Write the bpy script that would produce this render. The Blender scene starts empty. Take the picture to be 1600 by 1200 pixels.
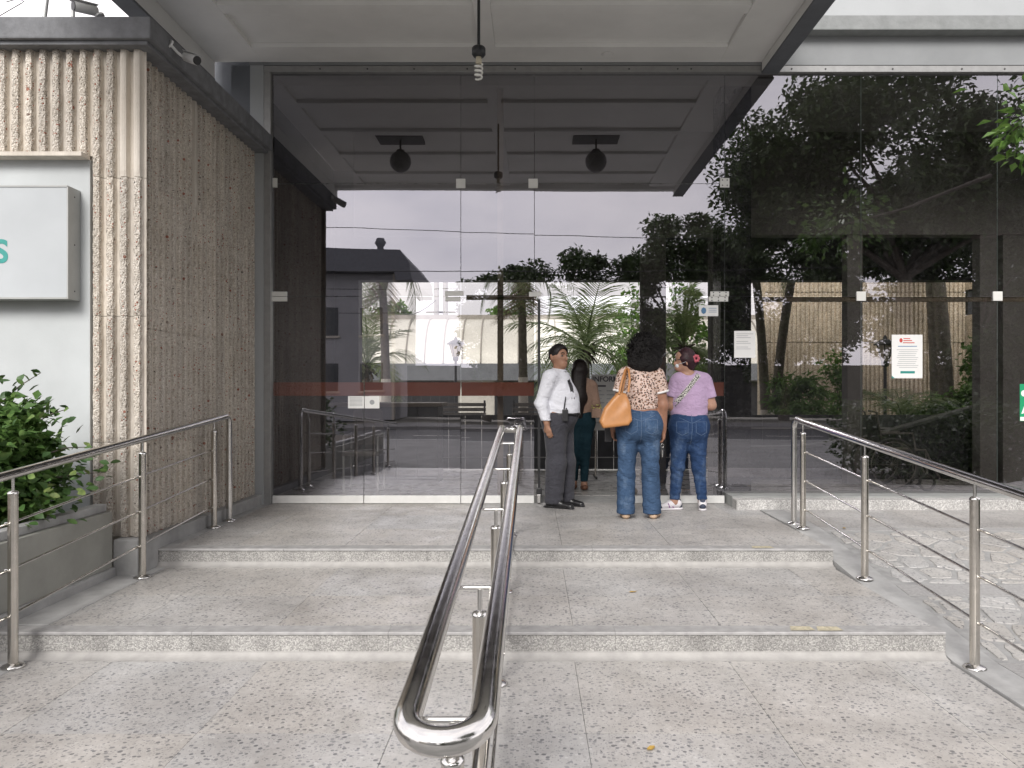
import bpy, bmesh, math, random
import numpy as np
from mathutils import Vector, Matrix

R = math.radians
random.seed(7)
scene = bpy.context.scene
COL = scene.collection

# ---------------------------------------------------------------- camera
CAM_Z = 1.22
cam_data = bpy.data.cameras.new("camera")
cam = bpy.data.objects.new("camera", cam_data)
COL.objects.link(cam)
cam.location = (0, 0, CAM_Z)
cam.rotation_euler = (R(90), 0, 0)
cam_data.sensor_width = 36
cam_data.lens = 27
cam_data.shift_x = -30 / 1600
cam_data.shift_y = 9 / 1600
cam_data.clip_start = 0.05
cam_data.clip_end = 2000
scene.camera = cam

# ---------------------------------------------------------------- sky and sun
SUN_EL, SUN_AZ = 34, 194           # azimuth clockwise from +Y: the sun stands behind the camera, high
world = bpy.data.worlds.new("World")
scene.world = world
world.use_nodes = True
wn = world.node_tree
wn.nodes.clear()
w_out = wn.nodes.new("ShaderNodeOutputWorld")
w_bg = wn.nodes.new("ShaderNodeBackground")
w_sky = wn.nodes.new("ShaderNodeTexSky")
w_sky.sky_type = 'NISHITA'
w_sky.sun_disc = False
w_sky.sun_elevation = R(SUN_EL)
w_sky.sun_rotation = R(SUN_AZ)
w_sky.air_density = 1.2
w_sky.dust_density = 2.0
w_sky.ozone_density = 1.0
w_hs = wn.nodes.new("ShaderNodeHueSaturation")
w_hs.inputs["Saturation"].default_value = 0.10
w_co = wn.nodes.new("ShaderNodeTexCoord")
w_mp = wn.nodes.new("ShaderNodeMapping")
w_mp.inputs["Scale"].default_value = (1.0, 1.0, 2.4)
w_no = wn.nodes.new("ShaderNodeTexNoise")
w_no.inputs["Scale"].default_value = 2.6
w_no.inputs["Detail"].default_value = 5
w_no.inputs["Roughness"].default_value = 0.55
w_rp = wn.nodes.new("ShaderNodeValToRGB")
w_rp.color_ramp.elements[0].position = 0.32
w_rp.color_ramp.elements[0].color = (0.74, 0.74, 0.79, 1)
w_rp.color_ramp.elements[1].position = 0.70
w_rp.color_ramp.elements[1].color = (1.15, 1.12, 1.10, 1)
w_mx = wn.nodes.new("ShaderNodeMix")
w_mx.data_type = 'RGBA'
w_mx.blend_type = 'MULTIPLY'
w_mx.inputs["Factor"].default_value = 1.0
L = wn.links.new
L(w_sky.outputs["Color"], w_hs.inputs["Color"])
L(w_co.outputs["Generated"], w_mp.inputs["Vector"])
L(w_mp.outputs["Vector"], w_no.inputs["Vector"])
L(w_no.outputs["Fac"], w_rp.inputs["Fac"])
# an even cloud deck veils most of the clear-sky gradient
w_ov = wn.nodes.new("ShaderNodeMix"); w_ov.data_type = 'RGBA'; w_ov.inputs["Factor"].default_value = 0.82
w_ov.inputs["B"].default_value = (5.3, 5.15, 5.2, 1)
L(w_hs.outputs["Color"], w_ov.inputs["A"])
L(w_ov.outputs["Result"], w_mx.inputs["A"])
L(w_rp.outputs["Color"], w_mx.inputs["B"])
L(w_mx.outputs["Result"], w_bg.inputs["Color"])
L(w_bg.outputs["Background"], w_out.inputs["Surface"])
w_bg.inputs["Strength"].default_value = 0.15

sun_data = bpy.data.lights.new("sun", 'SUN')
sun_data.energy = 1.5
sun_data.angle = R(24)
sun_data.color = (1.0, 0.965, 0.92)
sun = bpy.data.objects.new("sun", sun_data)
COL.objects.link(sun)
sd = Vector((math.sin(R(SUN_AZ)) * math.cos(R(SUN_EL)), math.cos(R(SUN_AZ)) * math.cos(R(SUN_EL)), math.sin(R(SUN_EL))))
sun.rotation_euler = sd.to_track_quat('Z', 'Y').to_euler()
sun.location = sd * 60

# ---------------------------------------------------------------- exposure and render settings
vs = scene.view_settings
vs.view_transform = 'Standard'
vs.look = 'None'
vs.exposure = 1.13
vs.gamma = 1.0
vs.use_curve_mapping = False
cy = scene.cycles
cy.use_denoising = True
cy.max_bounces = 10
cy.diffuse_bounces = 4
cy.glossy_bounces = 5
cy.transmission_bounces = 6
cy.transparent_max_bounces = 24
cy.caustics_reflective = False
cy.caustics_refractive = False
cy.sample_clamp_indirect = 8.0

# ---------------------------------------------------------------- object helpers
def tag(o, label=None, cat=None, group=None, kind=None):
    if label: o["label"] = label
    if cat: o["category"] = cat
    if group: o["group"] = group
    if kind: o["kind"] = kind
    return o

def thing(name, loc=(0, 0, 0), label=None, cat=None, group=None, kind=None, rz=0.0):
    o = bpy.data.objects.new(name, None)
    o.empty_display_size = 0.1
    COL.objects.link(o)
    o.location = loc
    o.rotation_euler = (0, 0, rz)
    return tag(o, label, cat, group, kind)

def origin(o):
    p = Vector((0, 0, 0))
    while o is not None:
        p += Vector(o.location)+o.matrix_parent_inverse.translation
        o = o.parent
    return p

def adopt(o, parent, local=False):
    """world-space geometry (default) or geometry already in the parent's own space"""
    if parent is not None:
        o.parent = parent
        if not local:
            o.matrix_parent_inverse = Matrix.Translation(-origin(parent))
    return o

def link_mesh(name, me, mat=None, parent=None, local=False):
    o = bpy.data.objects.new(name, me)
    COL.objects.link(o)
    if mat is not None and not me.materials:
        me.materials.append(mat)
    return adopt(o, parent, local)

def mesh_np(name, V, F, smooth=False, n=4):
    V = np.asarray(V, dtype=np.float32).reshape(-1, 3)
    F = np.asarray(F, dtype=np.int32).reshape(-1, n)
    me = bpy.data.meshes.new(name)
    me.vertices.add(len(V)); me.vertices.foreach_set("co", V.ravel())
    me.loops.add(F.size); me.loops.foreach_set("vertex_index", F.ravel())
    me.polygons.add(len(F))
    me.polygons.foreach_set("loop_start", np.arange(0, F.size, n, dtype=np.int32))
    me.polygons.foreach_set("loop_total", np.full(len(F), n, dtype=np.int32))
    if smooth:
        me.polygons.foreach_set("use_smooth", np.ones(len(F), dtype=bool))
    me.update(calc_edges=True)
    return me

class MB:
    def __init__(s):
        s.v = []; s.f = []; s.sm = []; s.mi = []
    def add(s, vs, fs, smooth=False, mi=0):
        b = len(s.v)
        s.v += [tuple(p) for p in vs]
        for f in fs:
            s.f.append(tuple(b + i for i in f)); s.sm.append(smooth); s.mi.append(mi)
        return s
    def box(s, x0, x1, y0, y1, z0, z1, mi=0):
        return s.add([(x0,y0,z0),(x1,y0,z0),(x1,y1,z0),(x0,y1,z0),(x0,y0,z1),(x1,y0,z1),(x1,y1,z1),(x0,y1,z1)],
                     [(0,3,2,1),(4,5,6,7),(0,1,5,4),(1,2,6,5),(2,3,7,6),(3,0,4,7)], False, mi)
    def prism(s, poly, axis, a, b):
        """poly: 2-D outline; axis 'x','y','z' is the extrusion axis"""
        def p3(p, t):
            return {'x': (t, p[0], p[1]), 'y': (p[0], t, p[1]), 'z': (p[0], p[1], t)}[axis]
        n = len(poly)
        vs = [p3(p, a) for p in poly] + [p3(p, b) for p in poly]
        fs = [tuple(range(n)), tuple(range(2*n-1, n-1, -1))]
        fs += [((i+1) % n, i, n+i, n+(i+1) % n) for i in range(n)]
        return s.add(vs, fs)
    def tube(s, pts, r, seg=12, caps=True, closed=False):
        pts = [Vector(p) for p in pts]; n = len(pts)
        rs = r if isinstance(r, (list, tuple)) else [r]*n
        rings = []; up = None
        for i, p in enumerate(pts):
            if closed: t = pts[(i+1) % n] - pts[i-1]
            else: t = pts[min(i+1, n-1)] - pts[max(i-1, 0)]
            t.normalize()
            if up is None:
                up = Vector((0,0,1)) if abs(t.z) < .9 else Vector((1,0,0))
            u = (up - t*up.dot(t)); u.normalize(); w = t.cross(u); up = u
            rings.append([p + (u*math.cos(2*math.pi*k/seg) + w*math.sin(2*math.pi*k/seg))*rs[i] for k in range(seg)])
        vs = [q for rg in rings for q in rg]; fs = []
        m = n if closed else n-1
        for i in range(m):
            a = i*seg; b = ((i+1) % n)*seg
            fs += [(a+k, a+(k+1) % seg, b+(k+1) % seg, b+k) for k in range(seg)]
        s.add(vs, fs, True)
        if caps and not closed:
            s.add(rings[0], [tuple(range(seg-1, -1, -1))]); s.add(rings[-1], [tuple(range(seg))])
        return s
    def lathe(s, prof, c=(0,0,0), seg=20, smooth=True):
        vs = []; fs = []; n = len(prof)
        for (r, z) in prof:
            vs += [(c[0]+r*math.cos(2*math.pi*k/seg), c[1]+r*math.sin(2*math.pi*k/seg), c[2]+z) for k in range(seg)]
        for i in range(n-1):
            fs += [(i*seg+k, i*seg+(k+1) % seg, (i+1)*seg+(k+1) % seg, (i+1)*seg+k) for k in range(seg)]
        s.add(vs, fs, smooth)
        s.add(vs[:seg], [tuple(range(seg-1, -1, -1))]); s.add(vs[-seg:], [tuple(range(seg))])
        return s
    def ball(s, c, r, seg=14, sc=(1,1,1)):
        rings = seg//2
        vs = [(c[0], c[1], c[2]-r*sc[2])]
        for i in range(1, rings):
            a = -math.pi/2 + math.pi*i/rings
            vs += [(c[0]+r*sc[0]*math.cos(a)*math.cos(2*math.pi*k/seg), c[1]+r*sc[1]*math.cos(a)*math.sin(2*math.pi*k/seg), c[2]+r*sc[2]*math.sin(a)) for k in range(seg)]
        vs.append((c[0], c[1], c[2]+r*sc[2])); fs = []
        for k in range(seg):
            fs.append((0, 1+(k+1) % seg, 1+k))
            fs.append((len(vs)-1, 1+(rings-2)*seg+k, 1+(rings-2)*seg+(k+1) % seg))
        for i in range(rings-2):
            fs += [(1+i*seg+k, 1+i*seg+(k+1) % seg, 1+(i+1)*seg+(k+1) % seg, 1+(i+1)*seg+k) for k in range(seg)]
        return s.add(vs, fs, True)
    def mesh(s, name, mats=None, bevel=0.0, bseg=2):
        me = bpy.data.meshes.new(name)
        me.from_pydata(s.v, [], s.f)
        me.polygons.foreach_set("use_smooth", s.sm)
        me.polygons.foreach_set("material_index", s.mi)
        if mats is not None:
            for m in (mats if isinstance(mats, (list, tuple)) else [mats]): me.materials.append(m)
        bm = bmesh.new(); bm.from_mesh(me)
        bmesh.ops.recalc_face_normals(bm, faces=bm.faces)
        if bevel:
            es = [e for e in bm.edges if len(e.link_faces) == 2 and e.calc_face_angle(0) > R(35)]
            bmesh.ops.bevel(bm, geom=es, offset=bevel, segments=bseg, affect='EDGES', profile=0.6)
        bm.to_mesh(me); bm.free()
        me.update()
        return me
    def build(s, name, mat, parent=None, bevel=0.0, local=False, bseg=2):
        return link_mesh(name, s.mesh(name, mat, bevel, bseg), None, parent, local)

def at(px, py, d):
    """a point d metres in front of the camera, in the photograph's frame"""
    return Vector(((px-830)*d/1200, d, CAM_Z-(py-609)*d/1200))

def copy_tree(o, parent=None):
    c = o.copy(); COL.objects.link(c)
    c.parent = parent
    if parent is not None: c.matrix_parent_inverse = o.matrix_parent_inverse.copy()
    for ch in o.children: copy_tree(ch, c)
    return c

# ---------------------------------------------------------------- material helpers
class NT:
    def __init__(s, name):
        s.m = bpy.data.materials.new(name); s.m.use_nodes = True
        s.t = s.m.node_tree; s.n = s.t.nodes; s.n.clear()
        s.out = s.n.new("ShaderNodeOutputMaterial")
        s.b = s.n.new("ShaderNodeBsdfPrincipled")
        s.t.links.new(s.b.outputs[0], s.out.inputs[0])
        s.geo = None
    def put(s, sock, val):
        if isinstance(val, bpy.types.NodeSocket): s.t.links.new(val, sock)
        elif isinstance(val, tuple) and len(val) == 3 and sock.type == 'RGBA': sock.default_value = (*val, 1)
        else: sock.default_value = val
    def pos(s, scale=(1,1,1), obj=False):
        if obj:
            g = s.n.new("ShaderNodeTexCoord").outputs["Object"]
        else:
            g = s.n.new("ShaderNodeNewGeometry").outputs["Position"]
        mp = s.n.new("ShaderNodeMapping"); s.put(mp.inputs["Vector"], g); mp.inputs["Scale"].default_value = scale
        return mp.outputs[0]
    def noise(s, vec, scale, detail=3, rough=.5, out="Fac", dist=0):
        n = s.n.new("ShaderNodeTexNoise"); s.put(n.inputs["Vector"], vec)
        n.inputs["Scale"].default_value = scale; n.inputs["Detail"].default_value = detail; n.inputs["Roughness"].default_value = rough
        n.inputs["Distortion"].default_value = dist
        return n.outputs[out]
    def voro(s, vec, scale, feature='F1', out="Distance", rand=1.0):
        n = s.n.new("ShaderNodeTexVoronoi"); n.feature = feature; s.put(n.inputs["Vector"], vec)
        n.inputs["Scale"].default_value = scale; n.inputs["Randomness"].default_value = rand
        return n.outputs[out]
    def ramp(s, fac, stops, interp='LINEAR'):
        n = s.n.new("ShaderNodeValToRGB"); s.put(n.inputs["Fac"], fac); cr = n.color_ramp; cr.interpolation = interp
        while len(cr.elements) < len(stops): cr.elements.new(.5)
        for e, (p, c) in zip(cr.elements, stops):
            e.position = p; e.color = (*c, 1) if isinstance(c, tuple) else (c, c, c, 1)
        return n.outputs["Color"]
    def mix(s, fac, a, b, blend='MIX'):
        n = s.n.new("ShaderNodeMix"); n.data_type = 'RGBA'; n.blend_type = blend
        s.put(n.inputs["Factor"], fac); s.put(n.inputs[6], a); s.put(n.inputs[7], b)
        return n.outputs[2]
    def math(s, op, a, b=0.0, clamp=False):
        n = s.n.new("ShaderNodeMath"); n.operation = op; n.use_clamp = clamp; s.put(n.inputs[0], a); s.put(n.inputs[1], b)
        return n.outputs[0]
    def sep(s, col, ch=0):
        n = s.n.new("ShaderNodeSeparateColor"); s.put(n.inputs[0], col); return n.outputs[ch]
    def rand(s):
        return s.n.new("ShaderNodeObjectInfo").outputs["Random"]
    def bump(s, h, strength=.3, dist=.01):
        n = s.n.new("ShaderNodeBump"); s.put(n.inputs["Height"], h); n.inputs["Strength"].default_value = strength; n.inputs["Distance"].default_value = dist
        s.put(s.b.inputs["Normal"], n.outputs[0])
    def set(s, **k):
        names = dict(col="Base Color", rough="Roughness", metal="Metallic", spec="Specular IOR Level", coat="Coat Weight", sss="Subsurface Weight", trans="Transmission Weight", sheen="Sheen Weight", alpha="Alpha", ior="IOR")
        for a, v in k.items(): s.put(s.b.inputs[names[a]], v)
        return s

def plain(name, col, rough=.6, metal=0.0, var=.12, nscale=6.0, bump=0.0, bscale=80.0, spec=.5, coat=0.0):
    """a painted or plain surface with slight uneven tone and relief"""
    m = NT(name); p = m.pos()
    n = m.noise(p, nscale, 5, .6)
    hi = tuple(min(1, c*(1+var)) for c in col); lo = tuple(c*(1-var) for c in col)
    m.set(col=m.ramp(n, [(.3, lo), (.7, hi)]), metal=metal, spec=spec, coat=coat)
    m.set(rough=m.ramp(m.noise(p, nscale*2.3, 3), [(.3, max(0, rough-.06)), (.7, min(1, rough+.06))]))
    if bump: m.bump(m.noise(p, bscale, 4), bump, .004)
    return m.m

# ---------------------------------------------------------------- materials
M = {}
def terrazzo(name, base, chips, scale, cover, dirt=.35, rough=.42, vary=1.0):
    m = NT(name); p = m.pos()
    wob = m.noise(p, 9, 2, .5, "Color")
    pv = m.mix(.03, p, wob, 'ADD')
    c1 = m.voro(pv, scale, 'F1', "Color"); d1 = m.voro(pv, scale, 'F1', "Distance")
    keep = m.math('LESS_THAN', m.sep(c1, 0), cover)
    shape = m.math('LESS_THAN', d1, .36)
    mask = m.math('MULTIPLY', keep, shape)
    tone = m.ramp(m.sep(c1, 1), [(0, chips[0]), (.45, chips[1]), (.8, chips[2]), (1, chips[3])])
    c2 = m.voro(pv, scale*2.3, 'F1', "Color"); d2 = m.voro(pv, scale*2.3, 'F1', "Distance")
    small = m.math('MULTIPLY', m.math('LESS_THAN', m.sep(c2, 0), cover*.9), m.math('LESS_THAN', d2, .38))
    tone2 = m.ramp(m.sep(c2, 2), [(0, chips[1]), (.6, chips[2]), (1, chips[3])])
    cement = m.ramp(m.noise(p, 26, 5, .7), [(.25, tuple(c*.88 for c in base)), (.75, tuple(c*1.07 for c in base))])
    col = m.mix(small, cement, tone2); col = m.mix(mask, col, tone)
    stain = m.ramp(m.noise(p, 1.7, 7, .68), [(.34, 1-dirt), (.62, 1.0)])
    col = m.mix(1.0, col, stain, 'MULTIPLY')
    stain2 = m.ramp(m.noise(p, .55, 4, .6), [(.35, (.90, .88, .86)), (.65, (1.0, 1.0, 1.0))])
    col = m.mix(1.0, col, stain2, 'MULTIPLY')
    walk = m.ramp(m.noise(m.pos((1, .45, 1)), 1.1, 8, .75, 'Fac', .8), [(.38, (.80, .78, .755)), (.54, (1, 1, 1))])
    col = m.mix(.55, col, m.mix(1.0, col, walk, 'MULTIPLY'))
    gum = m.math('MULTIPLY', m.math('LESS_THAN', m.voro(p, 3.1), .052), m.math('GREATER_THAN', m.sep(m.voro(p, 3.1, 'F1', 'Color'), 0), .45))
    col = m.mix(m.math('MULTIPLY', gum, .45), col, (.13, .125, .12))
    tint = m.ramp(m.rand(), [(0, tuple(1-vary*q for q in (.07, .08, .09))), (.5, (1, 1, 1)), (1, tuple(1-vary*q for q in (.05, .03, .0)))])
    col = m.mix(1.0, col, tint, 'MULTIPLY')
    m.set(col=col, rough=m.ramp(m.noise(p, 5, 4), [(.3, rough-.08), (.7, rough+.16)]), spec=.4)
    m.bump(m.noise(p, 150, 3), .12, .002)
    return m.m
GREYCH = [(.19, .19, .195), (.29, .29, .295), (.38, .375, .365), (.62, .61, .585)]
M['terrazzo'] = terrazzo('terrazzo', (.525, .51, .49), GREYCH, 40, .70, .26)
M['paving_stone'] = terrazzo('paving_stone', (.52, .51, .49), GREYCH, 42, .62, .22, .5, .9)

def washed(name, base, dark, light, scale=150, bump=.7):
    m = NT(name); p = m.pos()
    c = m.voro(p, scale, 'F1', "Color"); d = m.voro(p, scale, 'F1', "Distance")
    g = m.ramp(m.sep(c, 0), [(0, dark), (.5, base), (1, light)])
    g = m.mix(m.ramp(d, [(.45, 0.0), (.75, .55)]), g, tuple(x*.55 for x in dark))
    st = m.ramp(m.noise(m.pos((1, 1, .35)), 4.5, 6, .7), [(.32, .66), (.6, 1.0)])
    g = m.mix(1.0, g, st, 'MULTIPLY')
    m.set(col=g, rough=.85, spec=.25)
    m.bump(m.math('SUBTRACT', 1.0, d), bump, .006)
    return m.m
M['riser'] = washed('washed_terrazzo', (.43, .42, .40), (.30, .295, .285), (.56, .55, .525), 135, .45)
M['cove'] = plain('cement_cove', (.36, .35, .335), .7, var=.16, nscale=9, bump=.3)
M['nosing'] = plain('cement_nosing', (.33, .325, .32), .6, var=.2, nscale=14, bump=.25)
M['cement'] = plain('cement', (.36, .36, .355), .8, var=.22, nscale=5, bump=.4)
M['mortar'] = plain('mortar', (.31, .31, .305), .85, var=.2, nscale=12, bump=.5)
M['band'] = plain('granite_band', (.33, .325, .32), .65, var=.22, nscale=60, bump=.2)
M['kerb'] = washed('kerb_terrazzo', (.58, .57, .55), (.40, .39, .38), (.78, .77, .75), 110, .5)
M['plinth'] = plain('plinth_grey', (.30, .31, .30), .6, var=.14, nscale=7, bump=.2)
M['yellow_paint'] = plain('worn_yellow_paint', (.44, .40, .29), .7, var=.35, nscale=40, bump=.2)

def aggregate(name, rough_face=True):
    m = NT(name); p = m.pos()
    c = m.voro(p, 105, 'F1', "Color"); d = m.voro(p, 105, 'F1', "Distance")
    g = m.ramp(m.sep(c, 0), [(0, (.46, .42, .37)), (.35, (.63, .585, .525)), (.75, (.75, .71, .65)), (1, (.82, .79, .74))])
    red = m.math('GREATER_THAN', m.sep(c, 1), .982)
    g = m.mix(red, g, (.36, .12, .075)); drk = m.math('LESS_THAN', m.sep(c, 2), .008)
    g = m.mix(drk, g, (.10, .09, .085))
    g = m.mix(m.ramp(d, [(.5, 0.0), (.8, .45)]), g, (.42, .38, .33))
    big = m.voro(p, 28, 'F1', "Color"); bd = m.voro(p, 28, 'F1', "Distance")
    bm_ = m.math('MULTIPLY', m.math('GREATER_THAN', m.sep(big, 0), .968), m.math('LESS_THAN', bd, .34))
    g = m.mix(bm_, g, m.ramp(m.sep(big, 1), [(0, (.36, .14, .10)), (.7, (.40, .20, .15)), (.85, (.26, .23, .20))]))
    if not rough_face:
        g = m.mix(.93, g, (.71, .67, .61))
    st = m.ramp(m.noise(m.pos((9, 9, .55)), 1.0, 6, .7), [(.30, .76), (.62, 1.0)])
    g = m.mix(1.0, g, st, 'MULTIPLY')
    st2 = m.ramp(m.noise(p, 2.4, 6, .65), [(.3, (.86, .845, .82)), (.65, (1, 1, 1))])
    g = m.mix(1.0, g, st2, 'MULTIPLY')
    tint = m.ramp(m.rand(), [(0, (.90, .89, .88)), (1, (1.05, 1.03, 1.0))])
    g = m.mix(1.0, g, tint, 'MULTIPLY')
    m.set(col=g, rough=.9, spec=.2)
    if rough_face: m.bump(m.math('SUBTRACT', 1.0, d), .9, .009)
    else: m.bump(m.noise(p, 60, 5), .35, .004)
    return m.m
M['aggregate'] = aggregate('exposed_aggregate')
M['groove'] = aggregate('smooth_concrete', False)
M['coping'] = plain('coping_grey', (.165, .17, .18), .75, var=.22, nscale=9, bump=.45, bscale=60)
M['white_wall'] = plain('white_wall', (.47, .495, .50), .75, var=.085, nscale=1.7, bump=.15)
M['ceiling'] = plain('ceiling_paint', (.80, .80, .785), .8, var=.075, nscale=1.1, bump=.2, bscale=40)
M['fascia_grey'] = plain('fascia_grey', (.135, .145, .16), .7, var=.1, nscale=4, bump=.2)
M['upper_white'] = plain('upper_white', (.37, .385, .39), .75, var=.07, nscale=1.6, bump=.15)
M['upper_grey'] = plain('upper_grey', (.24, .25, .255), .75, var=.08, nscale=2, bump=.2)
M['ledge'] = plain('ledge_render', (.23, .24, .238), .8, var=.14, nscale=8, bump=.7, bscale=35)
M['planter'] = plain('planter_paint', (.31, .31, .28), .7, var=.12, nscale=4, bump=.25)
M['aluminium'] = plain('aluminium', (.32, .32, .315), .45, metal=.35, var=.1, nscale=12, bump=.1)
M['alu_white'] = plain('anodised_rail', (.74, .74, .72), .35, metal=.15, var=.07, nscale=10)
M['brown_alu'] = plain('bronze_aluminium', (.16, .13, .10), .45, metal=.3, var=.1)
M['fitting'] = plain('white_fitting', (.72, .72, .68), .4, var=.05)
M['screw'] = plain('dark_screw', (.04, .04, .04), .5)
M['steel'] = plain('polished_steel', (.64, .63, .61), .15, metal=1.0, var=.10, nscale=11, bump=.04, bscale=220)
M['steel_post'] = plain('brushed_steel', (.60, .57, .52), .20, metal=1.0, var=.08, nscale=16)
M['black_plastic'] = plain('black_plastic', (.02, .02, .022), .4)
M['cctv_white'] = plain('cctv_white', (.62, .63, .63), .4)
M['pipe'] = plain('galvanised_pipe', (.45, .46, .46), .5, metal=.4)
M['bulb'] = plain('unlit_bulb', (.82, .82, .78), .25)
M['ceramic'] = plain('bulb_base', (.55, .50, .38), .4)
M['globe'] = plain('smoked_globe', (.11, .11, .115), .3)
M['plate'] = plain('lamp_plate', (.03, .03, .035), .5)
M['sign_face'] = plain('sign_face', (.42, .445, .46), .38, var=.07, nscale=1.3)
M['sign_side'] = plain('sign_side', (.36, .37, .36), .5, var=.08)
M['teal'] = plain('teal_print', (.03, .27, .24), .5)
M['soil'] = plain('soil', (.06, .045, .03), .95, var=.4, nscale=20, bump=.8)
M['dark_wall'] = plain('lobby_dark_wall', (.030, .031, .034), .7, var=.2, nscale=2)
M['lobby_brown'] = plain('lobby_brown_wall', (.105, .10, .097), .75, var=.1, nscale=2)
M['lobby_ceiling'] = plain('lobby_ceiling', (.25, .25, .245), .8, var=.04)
M['lobby_floor'] = terrazzo('lobby_terrazzo', (.46, .455, .44), GREYCH, 46, .45, .2, .25)
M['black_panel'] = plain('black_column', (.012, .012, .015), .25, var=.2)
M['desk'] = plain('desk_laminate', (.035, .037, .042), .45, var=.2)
M['paper'] = plain('paper', (.80, .80, .78), .8, var=.03)
M['ink'] = plain('ink', (.10, .10, .11), .8)
M['ink_grey'] = plain('ink_grey', (.36, .37, .38), .8)
M['red_ink'] = plain('red_ink', (.55, .07, .06), .7)
M['blue_ink'] = plain('blue_ink', (.10, .22, .38), .7)
M['green_sign'] = plain('green_sign', (.01, .30, .13), .5)
M['board'] = plain('notice_board', (.60, .60, .58), .6, var=.06)
M['bench_metal'] = plain('bench_metal', (.05, .05, .055), .45, metal=.3)
M['bench_slat'] = plain('bench_slat', (.16, .15, .14), .5, var=.2)
M['lamp_black'] = plain('lamp_black', (.02, .022, .025), .4)
M['lamp_glass'] = plain('lamp_panel', (.46, .40, .32), .35, var=.1)
M['roof_metal'] = plain('roof_metal', (.62, .61, .55), .45, metal=.1, var=.07, nscale=1.2)
M['roof_edge'] = plain('roof_edge', (.30, .28, .25), .7)
M['hall_wall'] = plain('hall_wall', (.52, .51, .46), .8, var=.1)
M['hall_window'] = plain('hall_window', (.025, .027, .03), .2)
M['court_wall'] = washed('court_ribbed_concrete', (.74, .64, .49), (.56, .47, .35), (.84, .76, .62), 40, .4)
M['court_floor'] = plain('court_paving', (.36, .35, .33), .8, var=.2, nscale=3, bump=.3)
M['old_concrete'] = plain('old_concrete', (.22, .218, .212), .9, var=.2, nscale=1.5, bump=.3)
M['asphalt'] = plain('asphalt', (.09, .09, .092), .85, var=.25, nscale=5, bump=.5)
M['pavement'] = plain('pavement', (.20, .195, .19), .85, var=.18, nscale=2, bump=.3)
M['ground'] = plain('ground_earth', (.19, .18, .15), .95, var=.25, nscale=.6)
M['lane_paint'] = plain('lane_paint', (.70, .69, .64), .7, var=.15, nscale=20)
M['house_grey'] = plain('house_grey', (.36, .36, .37), .85, var=.08, nscale=1)
M['house_cream'] = plain('house_cream', (.52, .48, .41), .85, var=.08, nscale=1)
M['boundary_dark'] = plain('dark_boundary', (.10, .10, .095), .9, var=.2)
M['house_dark'] = plain('house_dark', (.15, .155, .17), .8, var=.12)
M['pane_dark'] = plain('house_pane', (.03, .035, .04), .15)
M['wire'] = plain('cable', (.015, .015, .015), .7)
M['post_wood'] = plain('utility_pole', (.30, .29, .27), .85, var=.2)
M['trunk_paint'] = plain('trunk_whitewash', (.62, .59, .53), .9, var=.12, nscale=15, bump=.4)
M['wheel_rubber'] = plain('rubber', (.02, .02, .02), .7)
M['chair_frame'] = plain('chair_frame', (.10, .09, .085), .5, metal=.3)
M['dry_leaf'] = plain('dry_leaf', (.40, .26, .06), .7, var=.3, nscale=60)

def stripe_mat():
    m = NT('red_film'); n = m.n
    tr = n.new("ShaderNodeBsdfTransparent"); tr.inputs[0].default_value = (.80, .42, .34, 1)
    m.set(col=(.34, .11, .075), rough=.6)
    mx = n.new("ShaderNodeMixShader"); mx.inputs[0].default_value = .85
    m.t.links.new(tr.outputs[0], mx.inputs[1]); m.t.links.new(m.b.outputs[0], mx.inputs[2]); m.t.links.new(mx.outputs[0], m.out.inputs[0])
    return m.m
M['red_film'] = stripe_mat()

def glass_front():
    m = NT('tinted_glass'); n = m.n; t = m.t; n.remove(m.b)
    tr = n.new("ShaderNodeBsdfTransparent"); tr.inputs[0].default_value = (.785, .78, .775, 1)
    gl = n.new("ShaderNodeBsdfGlossy"); gl.inputs["Color"].default_value = (.91, .90, .98, 1); gl.inputs["Roughness"].default_value = 0.0
    lw = n.new("ShaderNodeLayerWeight"); lw.inputs["Blend"].default_value = .5
    f4 = m.math('POWER', lw.outputs["Facing"], 4.0)
    fac = m.math('ADD', m.math('MULTIPLY', f4, .7), .25, True)
    nb = n.new("ShaderNodeBump"); nb.inputs["Strength"].default_value = .012; nb.inputs["Distance"].default_value = .05
    m.put(nb.inputs["Height"], m.noise(m.pos(), 1.3, 1)); t.links.new(nb.outputs[0], gl.inputs["Normal"])
    mx = n.new("ShaderNodeMixShader"); m.put(mx.inputs[0], fac)
    t.links.new(tr.outputs[0], mx.inputs[1]); t.links.new(gl.outputs[0], mx.inputs[2])
    df = n.new("ShaderNodeBsdfDiffuse"); df.inputs[0].default_value = (.7, .7, .7, 1)
    sm = m.math('MULTIPLY', m.noise(m.pos((1, 1, .5)), 3.0, 6, .7), m.noise(m.pos(), 22, 3))
    dust = n.new("ShaderNodeMixShader"); m.put(dust.inputs[0], m.ramp(sm, [(.20, 0.0), (.42, .012)]))
    t.links.new(mx.outputs[0], dust.inputs[1]); t.links.new(df.outputs[0], dust.inputs[2]); t.links.new(dust.outputs[0], m.out.inputs[0])
    return m.m
def glass_rest(name, col):
    m = NT(name); n = m.n; n.remove(m.b)
    tr = n.new("ShaderNodeBsdfTransparent"); tr.inputs[0].default_value = (*col, 1)
    m.t.links.new(tr.outputs[0], m.out.inputs[0]); return m.m
M['glass'] = glass_front()
M['glass_back'] = glass_rest('tinted_glass_back', (.88, .865, .85))
M['glass_edge'] = plain('glass_edge', (.16, .19, .18), .3, spec=.8)

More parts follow.
